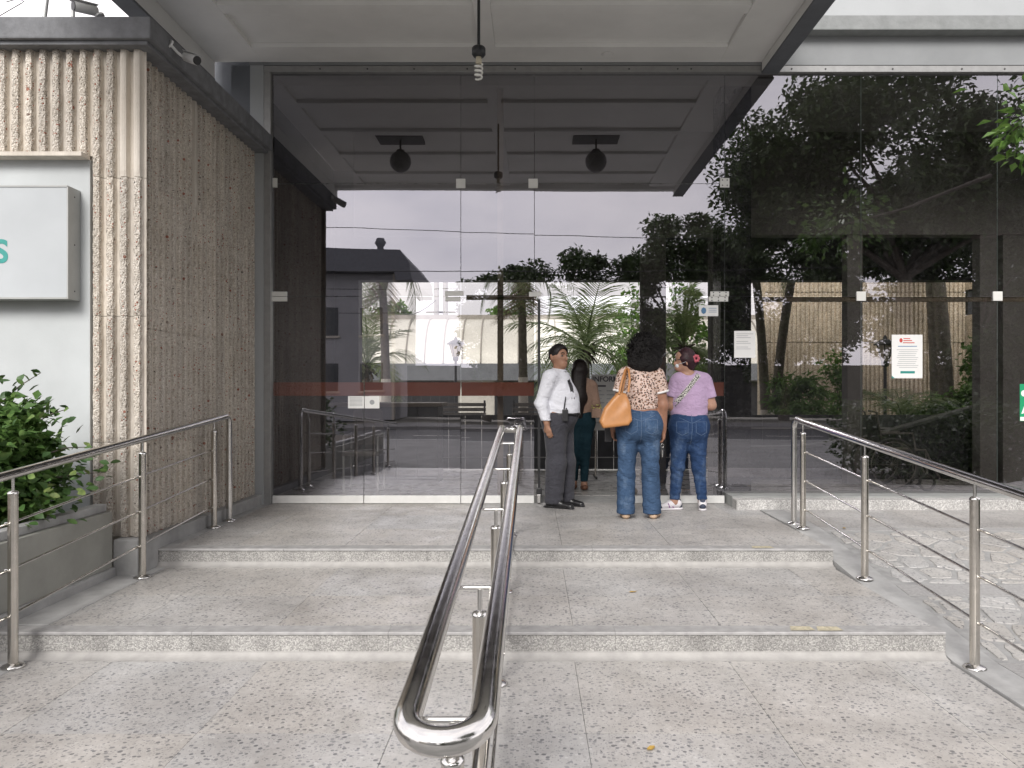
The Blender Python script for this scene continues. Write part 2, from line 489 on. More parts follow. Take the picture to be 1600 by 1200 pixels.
def foliage(name, c0, c1, c2, rough=.5, trans=.25):
    m = NT(name); p = m.pos(); n = m.n
    cc = m.noise(p, 3.2, 3, .6); cl = m.noise(p, 22, 2)
    col = m.ramp(m.math('ADD', m.math('MULTIPLY', cc, .55), m.math('MULTIPLY', cl, .45)), [(.32, c0), (.5, c1), (.68, c2)])
    m.set(col=col, rough=rough, spec=.35)
    tl = n.new("ShaderNodeBsdfTranslucent"); m.put(tl.inputs[0], col)
    mx = n.new("ShaderNodeMixShader"); mx.inputs[0].default_value = trans
    m.t.links.new(m.b.outputs[0], mx.inputs[1]); m.t.links.new(tl.outputs[0], mx.inputs[2]); m.t.links.new(mx.outputs[0], m.out.inputs[0])
    return m.m
M['leaf_tree'] = foliage('tree_leaves', (.022, .036, .014), (.045, .075, .022), (.09, .135, .035))
M['leaf_bush'] = foliage('bush_leaves', (.04, .085, .025), (.08, .16, .04), (.17, .26, .07), .4)
M['leaf_bright'] = foliage('bright_leaves', (.06, .13, .03), (.11, .21, .045), (.19, .30, .07), .4)
M['leaf_court'] = foliage('court_leaves', (.07, .13, .04), (.13, .24, .065), (.22, .34, .11), .45, .4)
M['palm_leaf'] = foliage('palm_leaves', (.07, .11, .04), (.15, .20, .08), (.27, .31, .16), .4, .35)
M['palm_dead'] = foliage('dead_palm_leaves', (.10, .07, .045), (.20, .15, .10), (.30, .23, .16), .8, .1)
M['bark'] = plain('bark', (.10, .085, .07), .95, var=.35, nscale=14, bump=.8, bscale=30)
M['palm_bark'] = plain('palm_bark', (.13, .115, .095), .95, var=.35, nscale=18, bump=.8, bscale=25)
M['flower_pink'] = plain('flower_pink', (.60, .08, .20), .6)
M['palm_heart'] = plain('palm_heart', (.05, .04, .028), .9, var=.4, nscale=30, bump=.8)

def leaves_bush_single():
    m = NT('bush_leaf'); p = m.pos()
    col = m.ramp(m.rand(), [(0, (.040, .090, .025)), (.5, (.090, .175, .046)), (.85, (.16, .26, .07)), (1, (.30, .34, .11))])
    m.set(col=m.mix(m.noise(p, 30, 2), col, tuple((.03, .07, .02))), rough=.45, spec=.4)
    return m.m
M['bush_leaf'] = leaves_bush_single()

# ================================================================ SETTING
GY = 8.22                          # the plane of the glass
Z0, Z1, Z2 = 0.0, -0.135, -0.28    # upper landing, middle tread, lower forecourt
def struct(mb, name, mat, parent=None, bevel=0.0):
    o = mb.build(name, mat, parent, bevel)
    if parent is None: o["kind"] = "structure"
    return o

struct(MB().add([(-400,-400,-.47),(400,-400,-.47),(400,400,-.47),(-400,400,-.47)], [(0,1,2,3)]), 'ground', M['ground'])
struct(MB().box(-60, 60, -6.6, 1.63, -.46, Z2-.004), 'driveway', M['old_concrete'])
struct(MB().box(-60, 60, -6.78, -6.6, -.46, Z2+.002), 'kerb', M['cement'], bevel=.015)
struct(MB().box(-120, 120, -15.4, -6.78, -.466, -.43), 'road', M['asphalt'])
mk = MB()
for k in range(-12, 13): mk.box(k*4.2, k*4.2+2.0, -11.15, -11.03, -.43, -.424)
o = struct(mk, 'lane_markings', M['lane_paint'])
struct(MB().box(-60, 60, -19.0, -15.4, -.46, -.30), 'far_pavement', M['pavement'], bevel=.01)

# ---- forecourt, steps: slabs of terrazzo laid on a mortar bed
steps = thing('entrance_steps', (0, 5.2, Z2), kind='structure')
XS = [-2.78, -2.31, -1.46, -.61, .24, 1.09, 1.94, 2.30]
bed = MB().box(-3.02, 2.32, 1.64, 4.33, -.45, Z2-.012).box(-3.019, 2.32, 4.331, 5.59, -.45, Z1-.012).box(-2.95, 2.319, 5.591, 5.93, -.45, Z1-.0121).box(-2.95, 2.32, 5.931, 8.9, -.45, Z0-.012)
bed.build('mortar_bed', M['mortar'], steps)
def slab(x0, x1, y0, y1, z, j=.0011, mat='terrazzo', name='slab', th=.03):
    dz = random.uniform(-.0006, .0006)
    MB().box(x0+j, x1-j, y0+j, y1-j, z-th, z+dz).build(name, M[mat], steps)
for a, b in zip(XS[:-1], XS[1:]):
    ys = [4.24, 3.35, 2.50, 1.65]
    for y1, y0 in zip(ys[:-1], ys[1:]): slab(a, b, y0, y1, Z2)
    slab(a, b, 4.425, 5.05, Z1); slab(a, b, 5.05, 5.842, Z1)
    slab(a, b, 6.03, 6.72, Z0); slab(a, b, 6.72, 7.45, Z0); slab(a, b, 7.45, 8.30, Z0)
for (y, zt, zb) in ((4.30, Z1, Z2), (5.90, Z0, Z1)):
    w = .115 if y < 5 else .125
    seg = [-3.02 if y < 5 else -2.95, -1.9, -.8, .47, 1.55, 2.32]
    for a, b in zip(seg[:-1], seg[1:]):
        MB().prism([(y-.008, zt-.006), (y-.003, zt), (y+w, zt), (y+w, zt-.03), (y+.062, zt-.03), (y+.062, zt-.016), (y-.008, zt-.016)], 'x', a+.001, b-.001).build('nosing', M['nosing'], steps)
        MB().box(a+.0008, b-.0008, y, y+.06, zb+.02, zt-.0165).build('riser', M['riser'], steps)
    # concave skirt at the foot of the riser
    prof = [(y-.001, zb+.036)]
    for k in range(1, 6):
        t = k/6*math.pi/2
        prof.append((y-.001-.058*(1-math.cos(t))**1.0, zb+.036-.034*math.sin(t)))
    prof += [(y-.060, zb+.002), (y-.060, zb-.01), (y-.001, zb-.01)]
    MB().prism(prof, 'x', -3.02 if y < 5 else -2.95, 2.315).build('cove', M['cove'], steps)
# plain cement borders on both flanks
def strip(poly, z, name='border', mat='cement', th=.04):
    MB().prism(poly, 'z', z-th, z+.0015).build(name, M[mat], steps, .002, bseg=1)
strip([(-3.03, 1.65), (-2.782, 1.65), (-2.782, 4.24), (-3.03, 4.24)], Z2)
strip([(-3.03, 4.43), (-2.782, 4.43), (-2.782, 5.842), (-2.96, 5.842), (-2.96, 5.60), (-3.03, 5.60)], Z1)
strip([(-2.96, 6.03), (-2.782, 6.03), (-2.782, 8.2), (-2.96, 8.2)], Z0)
for (x0, x1, y, z) in ((1.46, 1.60, 4.315, Z1), (1.61, 1.755, 4.31, Z1), (1.70, 1.87, 5.905, Z0)):
    MB().add([(x0, y, z+.0035), (x1, y+.004, z+.0035), (x1-.01, y+.075, z+.0035), (x0+.02, y+.08, z+.0035)], [(0,1,2,3)]).build('yellow_mark', M['yellow_paint'], steps)

# ---- ramp on the right with crazy paving
ramp = thing('ramp', (4.2, 5.4, Z2), kind='structure')
RY0, RY1 = 4.22, 6.78
def rz(y):
    t = min(1, max(0, (y-RY0)/(RY1-RY0))); return Z2 + (Z0-Z2)*t
MB().prism([(1.64, Z2-.003), (RY0, Z2-.003), (RY1, -.003), (7.83, -.003), (7.83, -.45), (1.64, -.45)], 'x', 2.56, 9.5).build('mortar_bed', M['mortar'], ramp)
MB().prism([(1.64, Z2+.004), (RY0, Z2+.004), (RY1, .004), (7.83, .004), (7.83, -.44), (1.64, -.44)], 'x', 2.325, 2.555).build('border', M['cement'], ramp, .006)
def sheet(x0, x1, y0, y1, name, mat, lift=.0, th=.03, j=.002):
    MB().add([(x0+j,y0+j,rz(y0)+lift),(x1-j,y0+j,rz(y0)+lift),(x1-j,y1-j,rz(y1)+lift),(x0+j,y1-j,rz(y1)+lift),
              (x0+j,y0+j,rz(y0)-th),(x1-j,y0+j,rz(y0)-th),(x1-j,y1-j,rz(y1)-th),(x0+j,y1-j,rz(y1)-th)],
             [(0,1,2,3),(7,6,5,4),(0,4,5,1),(1,5,6,2),(2,6,7,3),(3,7,4,0)]).build(name, M[mat], ramp)
xb = [2.56, 3.6, 4.75, 5.9, 7.2, 9.5]
for a, b in zip(xb[:-1], xb[1:]):
    sheet(a, b, 5.20, 5.40, 'granite_band', 'band')
    sheet(a, b, 6.70, 6.79, 'granite_band', 'band')
    sheet(a, b, 6.79, 7.82, 'slab', 'terrazzo')
    sheet(a, b, 3.72, 4.22, 'granite_band', 'band'); sheet(a, b, 3.2, 3.72, 'granite_band', 'band')
    sheet(a, b, 1.66, 3.2, 'slab', 'terrazzo')
def clip_poly(poly, nx, ny, c):
    out = []
    for i in range(len(poly)):
        p, q = poly[i], poly[(i+1) % len(poly)]
        dp = nx*p[0]+ny*p[1]-c; dq = nx*q[0]+ny*q[1]-c
        if dp <= 0: out.append(p)
        if dp*dq < 0:
            t = dp/(dp-dq); out.append((p[0]+t*(q[0]-p[0]), p[1]+t*(q[1]-p[1])))
    return out
rs = random.Random(3)
for (x0, x1, y0, y1) in ((2.60, 6.3, 5.43, 6.68), (2.60, 5.6, 4.25, 5.17)):
    seeds = []
    step = .235
    ny_ = max(1, round((y1-y0)/step)); nx_ = round((x1-x0)/step)
    for i in range(-1, nx_+1):
        for j in range(-1, ny_+1):
            seeds.append((x0+(i+.5+rs.uniform(-.42, .42))*(x1-x0)/nx_, y0+(j+.5+rs.uniform(-.42, .42))*(y1-y0)/ny_))
    for s_ in seeds:
        if not (x0-.05 < s_[0] < x1+.05 and y0-.05 < s_[1] < y1+.05): continue
        poly = [(x0, y0), (x1, y0), (x1, y1), (x0, y1)]
        gap = rs.uniform(.010, .024)
        for t_ in seeds:
            if t_ is s_ or abs(t_[0]-s_[0]) > .9 or abs(t_[1]-s_[1]) > .9: continue
            dx, dy = t_[0]-s_[0], t_[1]-s_[1]; l = math.hypot(dx, dy); nx, ny = dx/l, dy/l
            poly = clip_poly(poly, nx, ny, nx*(s_[0]+t_[0])/2+ny*(s_[1]+t_[1])/2-gap)
            if len(poly) < 3: break
        if len(poly) < 3: continue
        # knock the corners off so that the stones look broken, not ruled
        pts = []
        for i in range(len(poly)):
            p, q = poly[i], poly[(i+1) % len(poly)]
            ln = math.hypot(q[0]-p[0], q[1]-p[1])
            if ln < .015: continue
            a_, b_ = rs.uniform(.07, .2), rs.uniform(.07, .2)
            for t in (a_, .5, 1-b_):
                pts.append((p[0]+t*(q[0]-p[0])+rs.uniform(-.007, .007), p[1]+t*(q[1]-p[1])+rs.uniform(-.007, .007)))
        ar = abs(sum(pts[i][0]*pts[(i+1) % len(pts)][1]-pts[(i+1) % len(pts)][0]*pts[i][1] for i in range(len(pts))))/2 if len(pts) > 2 else 0
        if ar < .006: continue
        n = len(pts); up = rs.uniform(.003, .006)
        cxx = sum(p[0] for p in pts)/n; cyy = sum(p[1] for p in pts)/n
        vs = [(p[0], p[1], rz(p[1])+up-.005) for p in pts] + [(p[0], p[1], rz(p[1])-.03) for p in pts] + \
             [(cxx+(p[0]-cxx)*.965, cyy+(p[1]-cyy)*.965, rz(p[1])+up) for p in pts]
        fs = [tuple(range(2*n, 3*n))] + [(i, (i+1) % n, 2*n+(i+1) % n, 2*n+i) for i in range(n)] + [((i+1) % n, i, n+i, n+(i+1) % n) for i in range(n)]
        MB().add(vs, fs).build('paving_stone', M['paving_stone'], ramp)

# ---- raised kerb under the glass on the right
kb = thing('window_kerb', (5, 7.9, 0), 'pale terrazzo kerb carrying the right-hand glass panes', 'kerb')
MB().prism([(2.085, 7.80), (4.95, 7.80), (6.6, 6.55), (9.5, 6.55), (9.5, 6.75), (6.7, 6.75), (5.02, 7.97), (2.085, 7.97)], 'z', -.03, .100).build('kerb_face', M['kerb'], kb, .008)
MB().prism([(2.088, 7.973), (5.02, 7.973), (6.7, 6.753), (9.5, 6.753), (9.5, 8.40), (2.088, 8.40)], 'z', -.03, .112).build('kerb_top', M['plinth'], kb, .004)

# ================================================================ LEFT WING with ribbed concrete
wing = thing('ribbed_concrete_wing', (-4.5, 7, 0), 'beige ribbed exposed aggregate building wing beside the steps with grey coping', 'building')
WX, WY = -2.955, 5.72      # planes behind the ribs: side face, front face
MB().box(-9, WX, WY+.02, 8.45, -.30, 3.74).build('wall_core', M['groove'], wing)
# white recessed panel
NX, NZ = -3.275, 2.955
MB().box(-9, NX, 5.70, 5.735, -.1, NZ-.03).build('recessed_panel', M['white_wall'], wing)
MB().box(-9, NX, 5.59, 5.70, NZ-.03, NZ).build('lintel_edge', M['groove'], wing)
def rib_mesh(L_, seed, smooth=False):
    r_ = random.Random(seed); nz = max(3, int(L_/.035))
    us = [-.0495, -.032, -.027, -.022, -.007, .008, .022, .027, .032, .0495]
    ds = [0, .004, .022, .048, .054, .053, .047, .022, .004, 0]
    V = []; F = []
    k = .15 if smooth else 1.0
    ch = [0, 0, 0, 0]
    for i in range(nz+1):
        z = L_*i/nz
        cz = 1.0 if 0 < i < nz else .86
        for j, (u, d) in enumerate(zip(us, ds)):
            a = k*(.0034 if 2 <= j <= 7 else .0008)
            V.append((u+r_.uniform(-a, a)*.9, -(d*cz+r_.uniform(-a, a)*1.2), z))
    n = len(us)
    for i in range(nz):
        for j in range(n-1):
            F.append((i*n+j, i*n+j+1, (i+1)*n+j+1, (i+1)*n+j))
    b = len(V)
    # closed ends
    me = MB(); me.add(V, F)
    me.add([V[j] for j in range(n)], [tuple(range(n))]); me.add([V[nz*n+j] for j in range(n)], [tuple(range(n-1, -1, -1))])
    me.mi = [0 if 2 <= (i % (n-1)) <= 6 and i < nz*(n-1) else 1 for i in range(len(me.f))]
    if smooth: me.mi = [1]*len(me.f)
    m_ = me.mesh('rib', [M['aggregate'], M['groove']])
    return m_
rib_cache = {}
def rib(L_, var, smooth=False):
    key = (round(L_, 3), var, smooth)
    if key not in rib_cache: rib_cache[key] = rib_mesh(L_, hash(key) % 9999, smooth)
    return rib_cache[key]
def put_rib(x, y, z, L_, var, side=False, smooth=False):
    o = bpy.data.objects.new('rib', rib(L_, var, smooth)); COL.objects.link(o)
    o.location = (x, y, z)
    if side: o.rotation_euler = (0, 0, R(90)); o.scale = (1, .68, 1)
    adopt(o, wing)
ZB = .13
cuts_f = [ZB, .83, 1.767, 2.795, 3.742]
xr = -2.915; k = 0
while xr > -5.3:
    if xr > NX+.03:
        for i in range(4):
            j = .002
            put_rib(xr, WY, cuts_f[i]+j, cuts_f[i+1]-cuts_f[i]-2*j, (k*3+i) % 4, False, smooth=(k < 2 and i == 3))
    else:
        put_rib(xr, WY, NZ+.004, 3.742-NZ-.006, k % 5)
    xr -= .1; k += 1
cuts_s = [ZB-.02, .80, 1.69, 2.80, 3.742]
ys = 5.80; k = 0
while ys < 8.13:
    for i in range(4):
        put_rib(WX, ys, cuts_s[i]+.0015, cuts_s[i+1]-cuts_s[i]-.003, (k*5+i*2) % 5, True, smooth=(k in (9,) and i == 3))
    ys += .1; k += 1
MB().box(-2.957, -2.865, 5.66, 8.20, -.2, ZB-.022).build('plinth', M['cement'], wing, .01)
MB().box(-3.05, -2.87, 5.60, 5.725, -.29, ZB-.004).build('plinth', M['cement'], wing, .012)
cop = MB().box(-9, -2.757, 5.56, 8.19, 3.765, 3.925).build('coping', M['coping'], wing, .012)
MB().box(-9, -2.80, 5.595, 8.185, 3.735, 3.764).build('coping_drip', M['coping'], wing, .004)
# roof behind the coping
MB().box(-9, -3.55, 8.45, 11.5, -.3, 3.7).build('rear_wall', M['groove'], wing)

# ---- planter beside the steps
pl = thing('planter', (-3.3, 3.6, Z2), 'olive grey rendered planter wall running down beside the left handrail', 'planter')
MB().box(-3.16, -3.02, .6, 5.59, -.29, -.07).build('footing', M['cement'], pl, .012)
MB().box(-3.15, -3.045, .6, 5.585, -.069, .335).build('wall', M['planter'], pl, .004)
MB().box(-3.17, -3.085, .6, 5.583, .336, .392).build('cap', M['cement'], pl, .008)
MB().box(-7, -3.172, .6, 5.585, -.29, .31).build('earth', M['soil'], pl)

# ================================================================ CANOPY
can = thing('canopy', (-.45, 5.7, 4.7), 'white coffered concrete entrance canopy with grey edge strips', 'canopy')
CB, CT = 4.70, 4.745
MB().box(-3.36, 2.45, 3.30, 8.16, CT, 5.10).build('coffer_ceiling', M['ceiling'], can)
def beam(x0, x1, y0, y1, z0=CB, z1=CT-.001, mat='ceiling', name='beam', bv=.004):
    return MB().box(x0, x1, y0, y1, z0, z1).build(name, M[mat], can, bv)
beam(-3.359, -2.85, 3.301, 8.159); beam(2.00, 2.449, 3.301, 8.159)
beam(-.53, -.37, 3.301, 7.80)
for yc in (7.03, 6.0, 4.97, 3.94):
    beam(-2.849, -.531, yc-.08, yc+.08); beam(-.369, 1.999, yc-.08, yc+.08)
beam(-2.849, 1.999, 7.80, 8.159)
beam(-3.52, -3.361, 3.14, 8.16, 4.52, 5.25, 'ceiling', 'edge_beam'); beam(2.451, 2.61, 3.14, 8.16, 4.60, 5.25, 'ceiling', 'edge_beam')
beam(-3.53, -3.355, 3.13, 8.155, 4.495, 4.519, 'fascia_grey', 'edge_strip', 0); beam(2.445, 2.62, 3.13, 8.155, 4.575, 4.599, 'fascia_grey', 'edge_strip', 0)
beam(-3.36, 2.45, 3.14, 3.30, 4.655, 5.25, 'ceiling', 'front_fascia')
lr = MB(); lr.lathe([(0.0, 0), (.05, 0), (.062, -.006), (.05, -.012), (.035, -.008), (0.0, -.010)], (.79, 7.95, CB-.0005), 20)
lr.build('ceiling_rose', M['ceiling'], can)

# ---- main building above the glass
blk = thing('main_building', (4, 10, 0), 'main building front above the glass with grey ledge and white upper wall', 'building')
MB().box(-3.0, 9.6, 8.162, 8.42, 4.672, 4.98).build('spandrel', M['upper_grey'], blk)
MB().box(2.615, 9.6, 8.02, 8.42, 4.981, 5.135).build('ledge', M['ledge'], blk, .01)
MB().box(-3.6, 9.6, 8.20, 12.2, 5.136, 5.9).build('upper_wall', M['upper_white'], blk)
MB().box(-3.19, -2.99, 8.17, 8.42, 3.70, 4.671).build('grey_pier', M['fascia_grey'], blk)
MB().box(-2.989, -2.845, 8.165, 8.42, -.1, 4.671).build('white_pier', M['upper_white'], blk)
MB().box(-3.6, -2.99, 8.43, 8.6, -.1, 5.13).build('end_wall', M['fascia_grey'], blk)
# lobby shell behind the glass
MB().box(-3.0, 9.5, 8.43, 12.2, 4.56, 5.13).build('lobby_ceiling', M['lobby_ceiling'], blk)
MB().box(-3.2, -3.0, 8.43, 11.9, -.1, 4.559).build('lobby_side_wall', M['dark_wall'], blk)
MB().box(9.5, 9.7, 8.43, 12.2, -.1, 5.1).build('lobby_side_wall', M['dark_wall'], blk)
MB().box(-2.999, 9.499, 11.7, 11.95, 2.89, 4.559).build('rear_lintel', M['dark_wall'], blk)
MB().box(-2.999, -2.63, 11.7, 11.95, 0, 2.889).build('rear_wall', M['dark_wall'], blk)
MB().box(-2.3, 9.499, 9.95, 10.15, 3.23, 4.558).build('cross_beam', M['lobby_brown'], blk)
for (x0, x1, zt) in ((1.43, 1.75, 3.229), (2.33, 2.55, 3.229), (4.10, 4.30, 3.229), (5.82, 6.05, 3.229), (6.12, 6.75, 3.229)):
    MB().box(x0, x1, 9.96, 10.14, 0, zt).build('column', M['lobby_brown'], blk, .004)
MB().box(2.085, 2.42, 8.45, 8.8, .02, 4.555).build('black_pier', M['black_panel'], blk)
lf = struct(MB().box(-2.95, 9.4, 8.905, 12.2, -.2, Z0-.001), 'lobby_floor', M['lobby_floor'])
# low parapet at the back of the lobby: upright boards with two rails
par = thing('lobby_parapet', (0, 11.7, 0), 'dark board parapet along the back of the lobby', 'parapet')
x = -1.75
while x < 9.3:
    MB().box(x+.004, x+.246, 11.62, 11.66, .02, .84).build('board', M['desk'], par, .003); x += .25
MB().box(-1.75, 9.4, 11.605, 11.619, .630, .650).build('rail', M['aluminium'], par); MB().box(-1.75, 9.4, 11.605, 11.619, .19, .205).build('rail', M['aluminium'], par)

# ================================================================ GLASS FACADE
gf = thing('glass_facade', (2.5, GY, 0), 'tall dark tinted glass front of the building with white patch fittings', 'glass wall')
rp_ = random.Random(19)
def pane(x0, x1, z0, z1, parent, y=GY, name='pane'):
    m_ = MB(); x0 += .003; x1 -= .003; z0 += .003; z1 -= .003; t = .010
    m_.add([(x0,y,z0),(x1,y,z0),(x1,y,z1),(x0,y,z1)], [(0,1,2,3)], mi=0)
    m_.add([(x0,y+t,z0),(x1,y+t,z0),(x1,y+t,z1),(x0,y+t,z1)], [(3,2,1,0)], mi=1)
    m_.add([(x0,y,z0),(x1,y,z0),(x1,y,z1),(x0,y,z1),(x0,y+t,z0),(x1,y+t,z0),(x1,y+t,z1),(x0,y+t,z1)], [(0,4,5,1),(1,5,6,2),(2,6,7,3),(3,7,4,0)], mi=2)
    ta, tb = rp_.uniform(-.0016, .0016), rp_.uniform(-.0016, .0016)   # no pane hangs quite true
    m_.v = [(v[0], v[1]+ta*(v[0]-(x0+x1)/2)+tb*(v[2]-(z0+z1)/2), v[2]) for v in m_.v]
    me = bpy.data.meshes.new(name); me.from_pydata(m_.v, [], m_.f); me.polygons.foreach_set("material_index", m_.mi)
    for mm in ('glass', 'glass_back', 'glass_edge'): me.materials.append(M[mm])
    return link_mesh(name, me, None, parent)
ZT, ZD, ZU = 4.60, 2.22, 3.425
def rail(x0, x1, parent):
    return MB().box(x0+.004, x1-.004, GY-.012, GY+.022, .006, .088).build('bottom_rail', M['alu_white'], parent, .002)
XA, XB, XC, XD, XE = -2.77, -1.79, -.753, .034, 2.07
for a, b in ((XA, XB), (XB, XC), (XC, XD)):
    pane(a, b, .088, ZD, gf); rail(a, b, gf)
for a, b in ((XA, XC), (XC, XD), (XD, XE)):
    pane(a, b, ZD, ZU, gf); pane(a, b, ZU, ZT, gf)
for a, b in ((XE, 3.53), (3.53, 4.99), (4.99, 6.45), (6.45, 7.95), (7.95, 9.4)):
    pane(a, b, .113, ZD, gf); pane(a, b, ZD, ZT, gf)
hd = MB().box(-2.843, 9.5, 8.168, 8.26, 4.601, 4.668).build('header', M['aluminium'], gf, .003)
for px in (500, 574, 647, 730, 805, 908, 983, 1059, 1080, 1237, 1290, 1395, 1503, 1570):
    X = (px-830)*8.165/1200
    MB().prism([(X+.009*math.cos(t*math.pi/4), 4.632+.009*math.sin(t*math.pi/4)) for t in range(8)], 'y', 8.163, 8.1685).build('screw', M['screw'], hd)
MB().box(-2.844, -2.773, 8.168, 8.26, 0, 4.60).build('side_jamb', M['aluminium'], gf, .003)
def patch(px, py, w=.10, h=.10, name='patch_fitting', screws=False):
    c = at(px, py, GY)
    p = MB().box(c.x-w/2, c.x+w/2, GY-.016, GY-.0005, c.z-h/2, c.z+h/2).build(name, M['fitting'], gf, .003)
    if screws:
        nx = 3 if w > .15 else 2
        for i in range(nx):
            for j in (-1, 1):
                X = c.x - w/2 + w*(i+.5)/nx; Z = c.z+j*h*.28
                MB().prism([(X+.007*math.cos(t*math.pi/3), Z+.007*math.sin(t*math.pi/3)) for t in range(6)], 'y', GY-.0185, GY-.0155).build('screw', M['screw'], p)
    return p
for (a, b) in ((720, 287), (833, 287), (1345, 463), (1558, 463)): patch(a, b)
patch(430, 286, .05, .10); patch(1132, 286, .10, .10, screws=True)
for (a, b, w) in ((437, 459.5, .165), (437, 467.5, .165), (710, 458.5, .20), (708, 467.5, .165), (836, 460, .13), (1124, 459.5, .20), (1122, 467.5, .21)):
    patch(a, b, w, .050 if w < .2 else .052, screws=(a > 1100))
MB().box(2.43, 9.4, GY+.014, GY+.05, 2.165, 2.214).build('transom', M['brown_alu'], gf)
MB().box(-.72, .03, GY+.30, GY+.34, 2.22, 2.27).build('transom', M['brown_alu'], gf)
MB().box(-.375, -.31, GY+.30, GY+.345, 0, 4.56).build('post', M['brown_alu'], gf)
# red manifestation film
for a, b in ((XA, XB), (XB, XC), (XC, XD)):
    MB().box(a+.006, b-.006, GY+.0135, GY+.0142, 1.155, 1.30).build('red_band', M['red_film'], gf)
# doors: the left leaf stands open into the lobby, the right leaf is shut
dr = thing('glass_door', (XE, GY, 0), 'shut tinted glass door leaf behind the two women', 'door', 'door leaves')
pane(1.06, XE, .088, ZD-.01, dr, name='door_pane'); rail(1.06, XE, dr)
MB().box(1.066, XE-.006, GY+.0135, GY+.0142, 1.155, 1.30).build('red_band', M['red_film'], dr)
MB().tube([(1.12, GY+.06, .95), (1.12, GY+.06, 1.25)], .012, 10).build('handle', M['steel'], dr)
do = thing('glass_door', (XD+.05, GY+.03, 0), 'open tinted glass door leaf seen edge-on beside the security guard', 'door', 'door leaves')
def pane_side(x, y0, y1, z0, z1, parent):
    m_ = MB(); t = .010
    m_.add([(x,y0,z0),(x,y1,z0),(x,y1,z1),(x,y0,z1)], [(0,1,2,3)], mi=0)
    m_.add([(x+t,y0,z0),(x+t,y1,z0),(x+t,y1,z1),(x+t,y0,z1)], [(3,2,1,0)], mi=1)
    m_.add([(x,y0,z0),(x,y1,z0),(x,y1,z1),(x,y0,z1),(x+t,y0,z0),(x+t,y1,z0),(x+t,y1,z1),(x+t,y0,z1)], [(0,4,5,1),(1,5,6,2),(2,6,7,3),(3,7,4,0)], mi=2)
    me = bpy.data.meshes.new('door_pane'); me.from_pydata(m_.v, [], m_.f); me.polygons.foreach_set("material_index", m_.mi)
    for mm in ('glass', 'glass_back', 'glass_edge'): me.materials.append(M[mm])
    return link_mesh('door_pane', me, None, parent)
pane_side(.079, GY+.02, GY+1.0, .09, 2.19, do)
MB().box(.068, .100, GY+.02, GY+1.0, .008, .089).build('bottom_rail', M['alu_white'], do)
MB().box(.070, .098, GY-.005, GY+.02, .01, 2.19).build('edge_seal', M['black_plastic'], do)
MB().box(.055, .113, GY-.02, GY+.05, .10, .17).build('lock', M['black_plastic'], do, .008)
MB().box(.066, .10, GY-.015, GY+.018, .01, .10).build('lock_bolt', M['steel'], do, .003)

# ================================================================ HANDRAILS
def arc(c, r, a0, a1, plane='xz', n=8):
    out = []
    for i in range(n+1):
        a = a0+(a1-a0)*i/n
        if plane == 'yz': out.append((c[0], c[1]+r*math.cos(a), c[2]+r*math.sin(a)))
        else: out.append((c[0]+r*math.cos(a), c[1]+r*math.sin(a), c[2]))
    return out
def make_post(parent, x, y, zf, ztop, zrail, r=.0255, knobs=()):
    p = MB().tube([(x, y, zf+.004), (x, y, ztop)], r, 20).build('post', M['steel_post'], parent)
    MB().lathe([(r+.002, -.004), (r+.002, .003), (r-.004, .010), (.012, .014)], (x, y, ztop), 20).build('cap', M['steel'], p)
    MB().tube([(x, y, ztop+.012), (x, y, zrail)], .0085, 10).build('pin', M['steel'], p)
    MB().lathe([(.058, 0), (.060, .006), (.052, .014), (r+.006, .022), (r+.001, .024)], (x, y, zf+.0015), 24).build('base_flange', M['steel'], p)
    return p
def side_rail(x, slope_pts, end_y, posts, label, y_near=.5, stub=0.0, inner=1):
    (ya, za), (yb, zb) = slope_pts
    sl = (zb-za)/(yb-ya)
    zr = lambda y: za+(y-ya)*sl
    t = thing('handrail', (x, 4.5, Z2), label, 'handrail', 'stainless steel handrails on the steps')
    th = math.atan(sl); rr = .085
    # main tube: from the near end up the slope, round the bend, down to the landing
    ye, ze = end_y, zr(end_y)
    bend = []
    c = (ye-rr*1.0, ze-rr-.004)
    for i in range(9):
        a = (math.pi/2+th) - (math.pi/2+th)*i/8
        bend.append((x, c[0]+rr*math.cos(a), c[1]+rr*math.sin(a)))
    pts = [(x, y_near, zr(y_near)), (x, (y_near+ye)/2, zr((y_near+ye)/2)-.001), (x, ye-.25, zr(ye-.25))] + bend + [(x, ye, .5), (x, ye, .004)]
    MB().tube(pts, .0265, 24).build('top_rail', M['steel'], t)
    MB().lathe([(.058, 0), (.060, .006), (.052, .014), (.03, .022), (.027, .024)], (x, ye, .0015), 24).build('base_flange', M['steel'], t)
    for (y, zf) in posts:
        make_post(t, x, y, zf, zr(y)-.105, zr(y)-.02)
    ends = [y_near] + [p[0] for p in posts] + [posts[-1][0]+stub]
    ends = sorted(ends)
    for off in (-.272, -.525, -.775):
        xb_ = x+.030*inner
        MB().tube([(xb_, y_near, zr(y_near)+off), (xb_, posts[-1][0]+stub+.03, zr(posts[-1][0]+stub+.03)+off)], .0078, 10).build('rod', M['steel'], t)
        for (y, zf) in posts:
            MB().tube([(x+.018*inner, y, zr(y)+off), (x+.041*inner, y, zr(y)+off)], .011, 10).build('rod_clip', M['steel'], t)
    return t
side_rail(-2.80, ((4.15, .767), (7.1, .977)), 7.12, [(1.4, Z2), (2.78, Z2), (4.15, Z2), (5.53, Z1), (6.78, Z0)], 'stainless handrail descending past the planter and bush on the left', inner=-1)
side_rail(2.385, ((4.13, .738), (6.94, .955)), 6.97, [(1.4, Z2), (2.78, Z2), (4.13, Z2), (5.49, Z1), (6.74, Z0)], 'stainless handrail on the right between the steps and the paved ramp', stub=.06, inner=1)

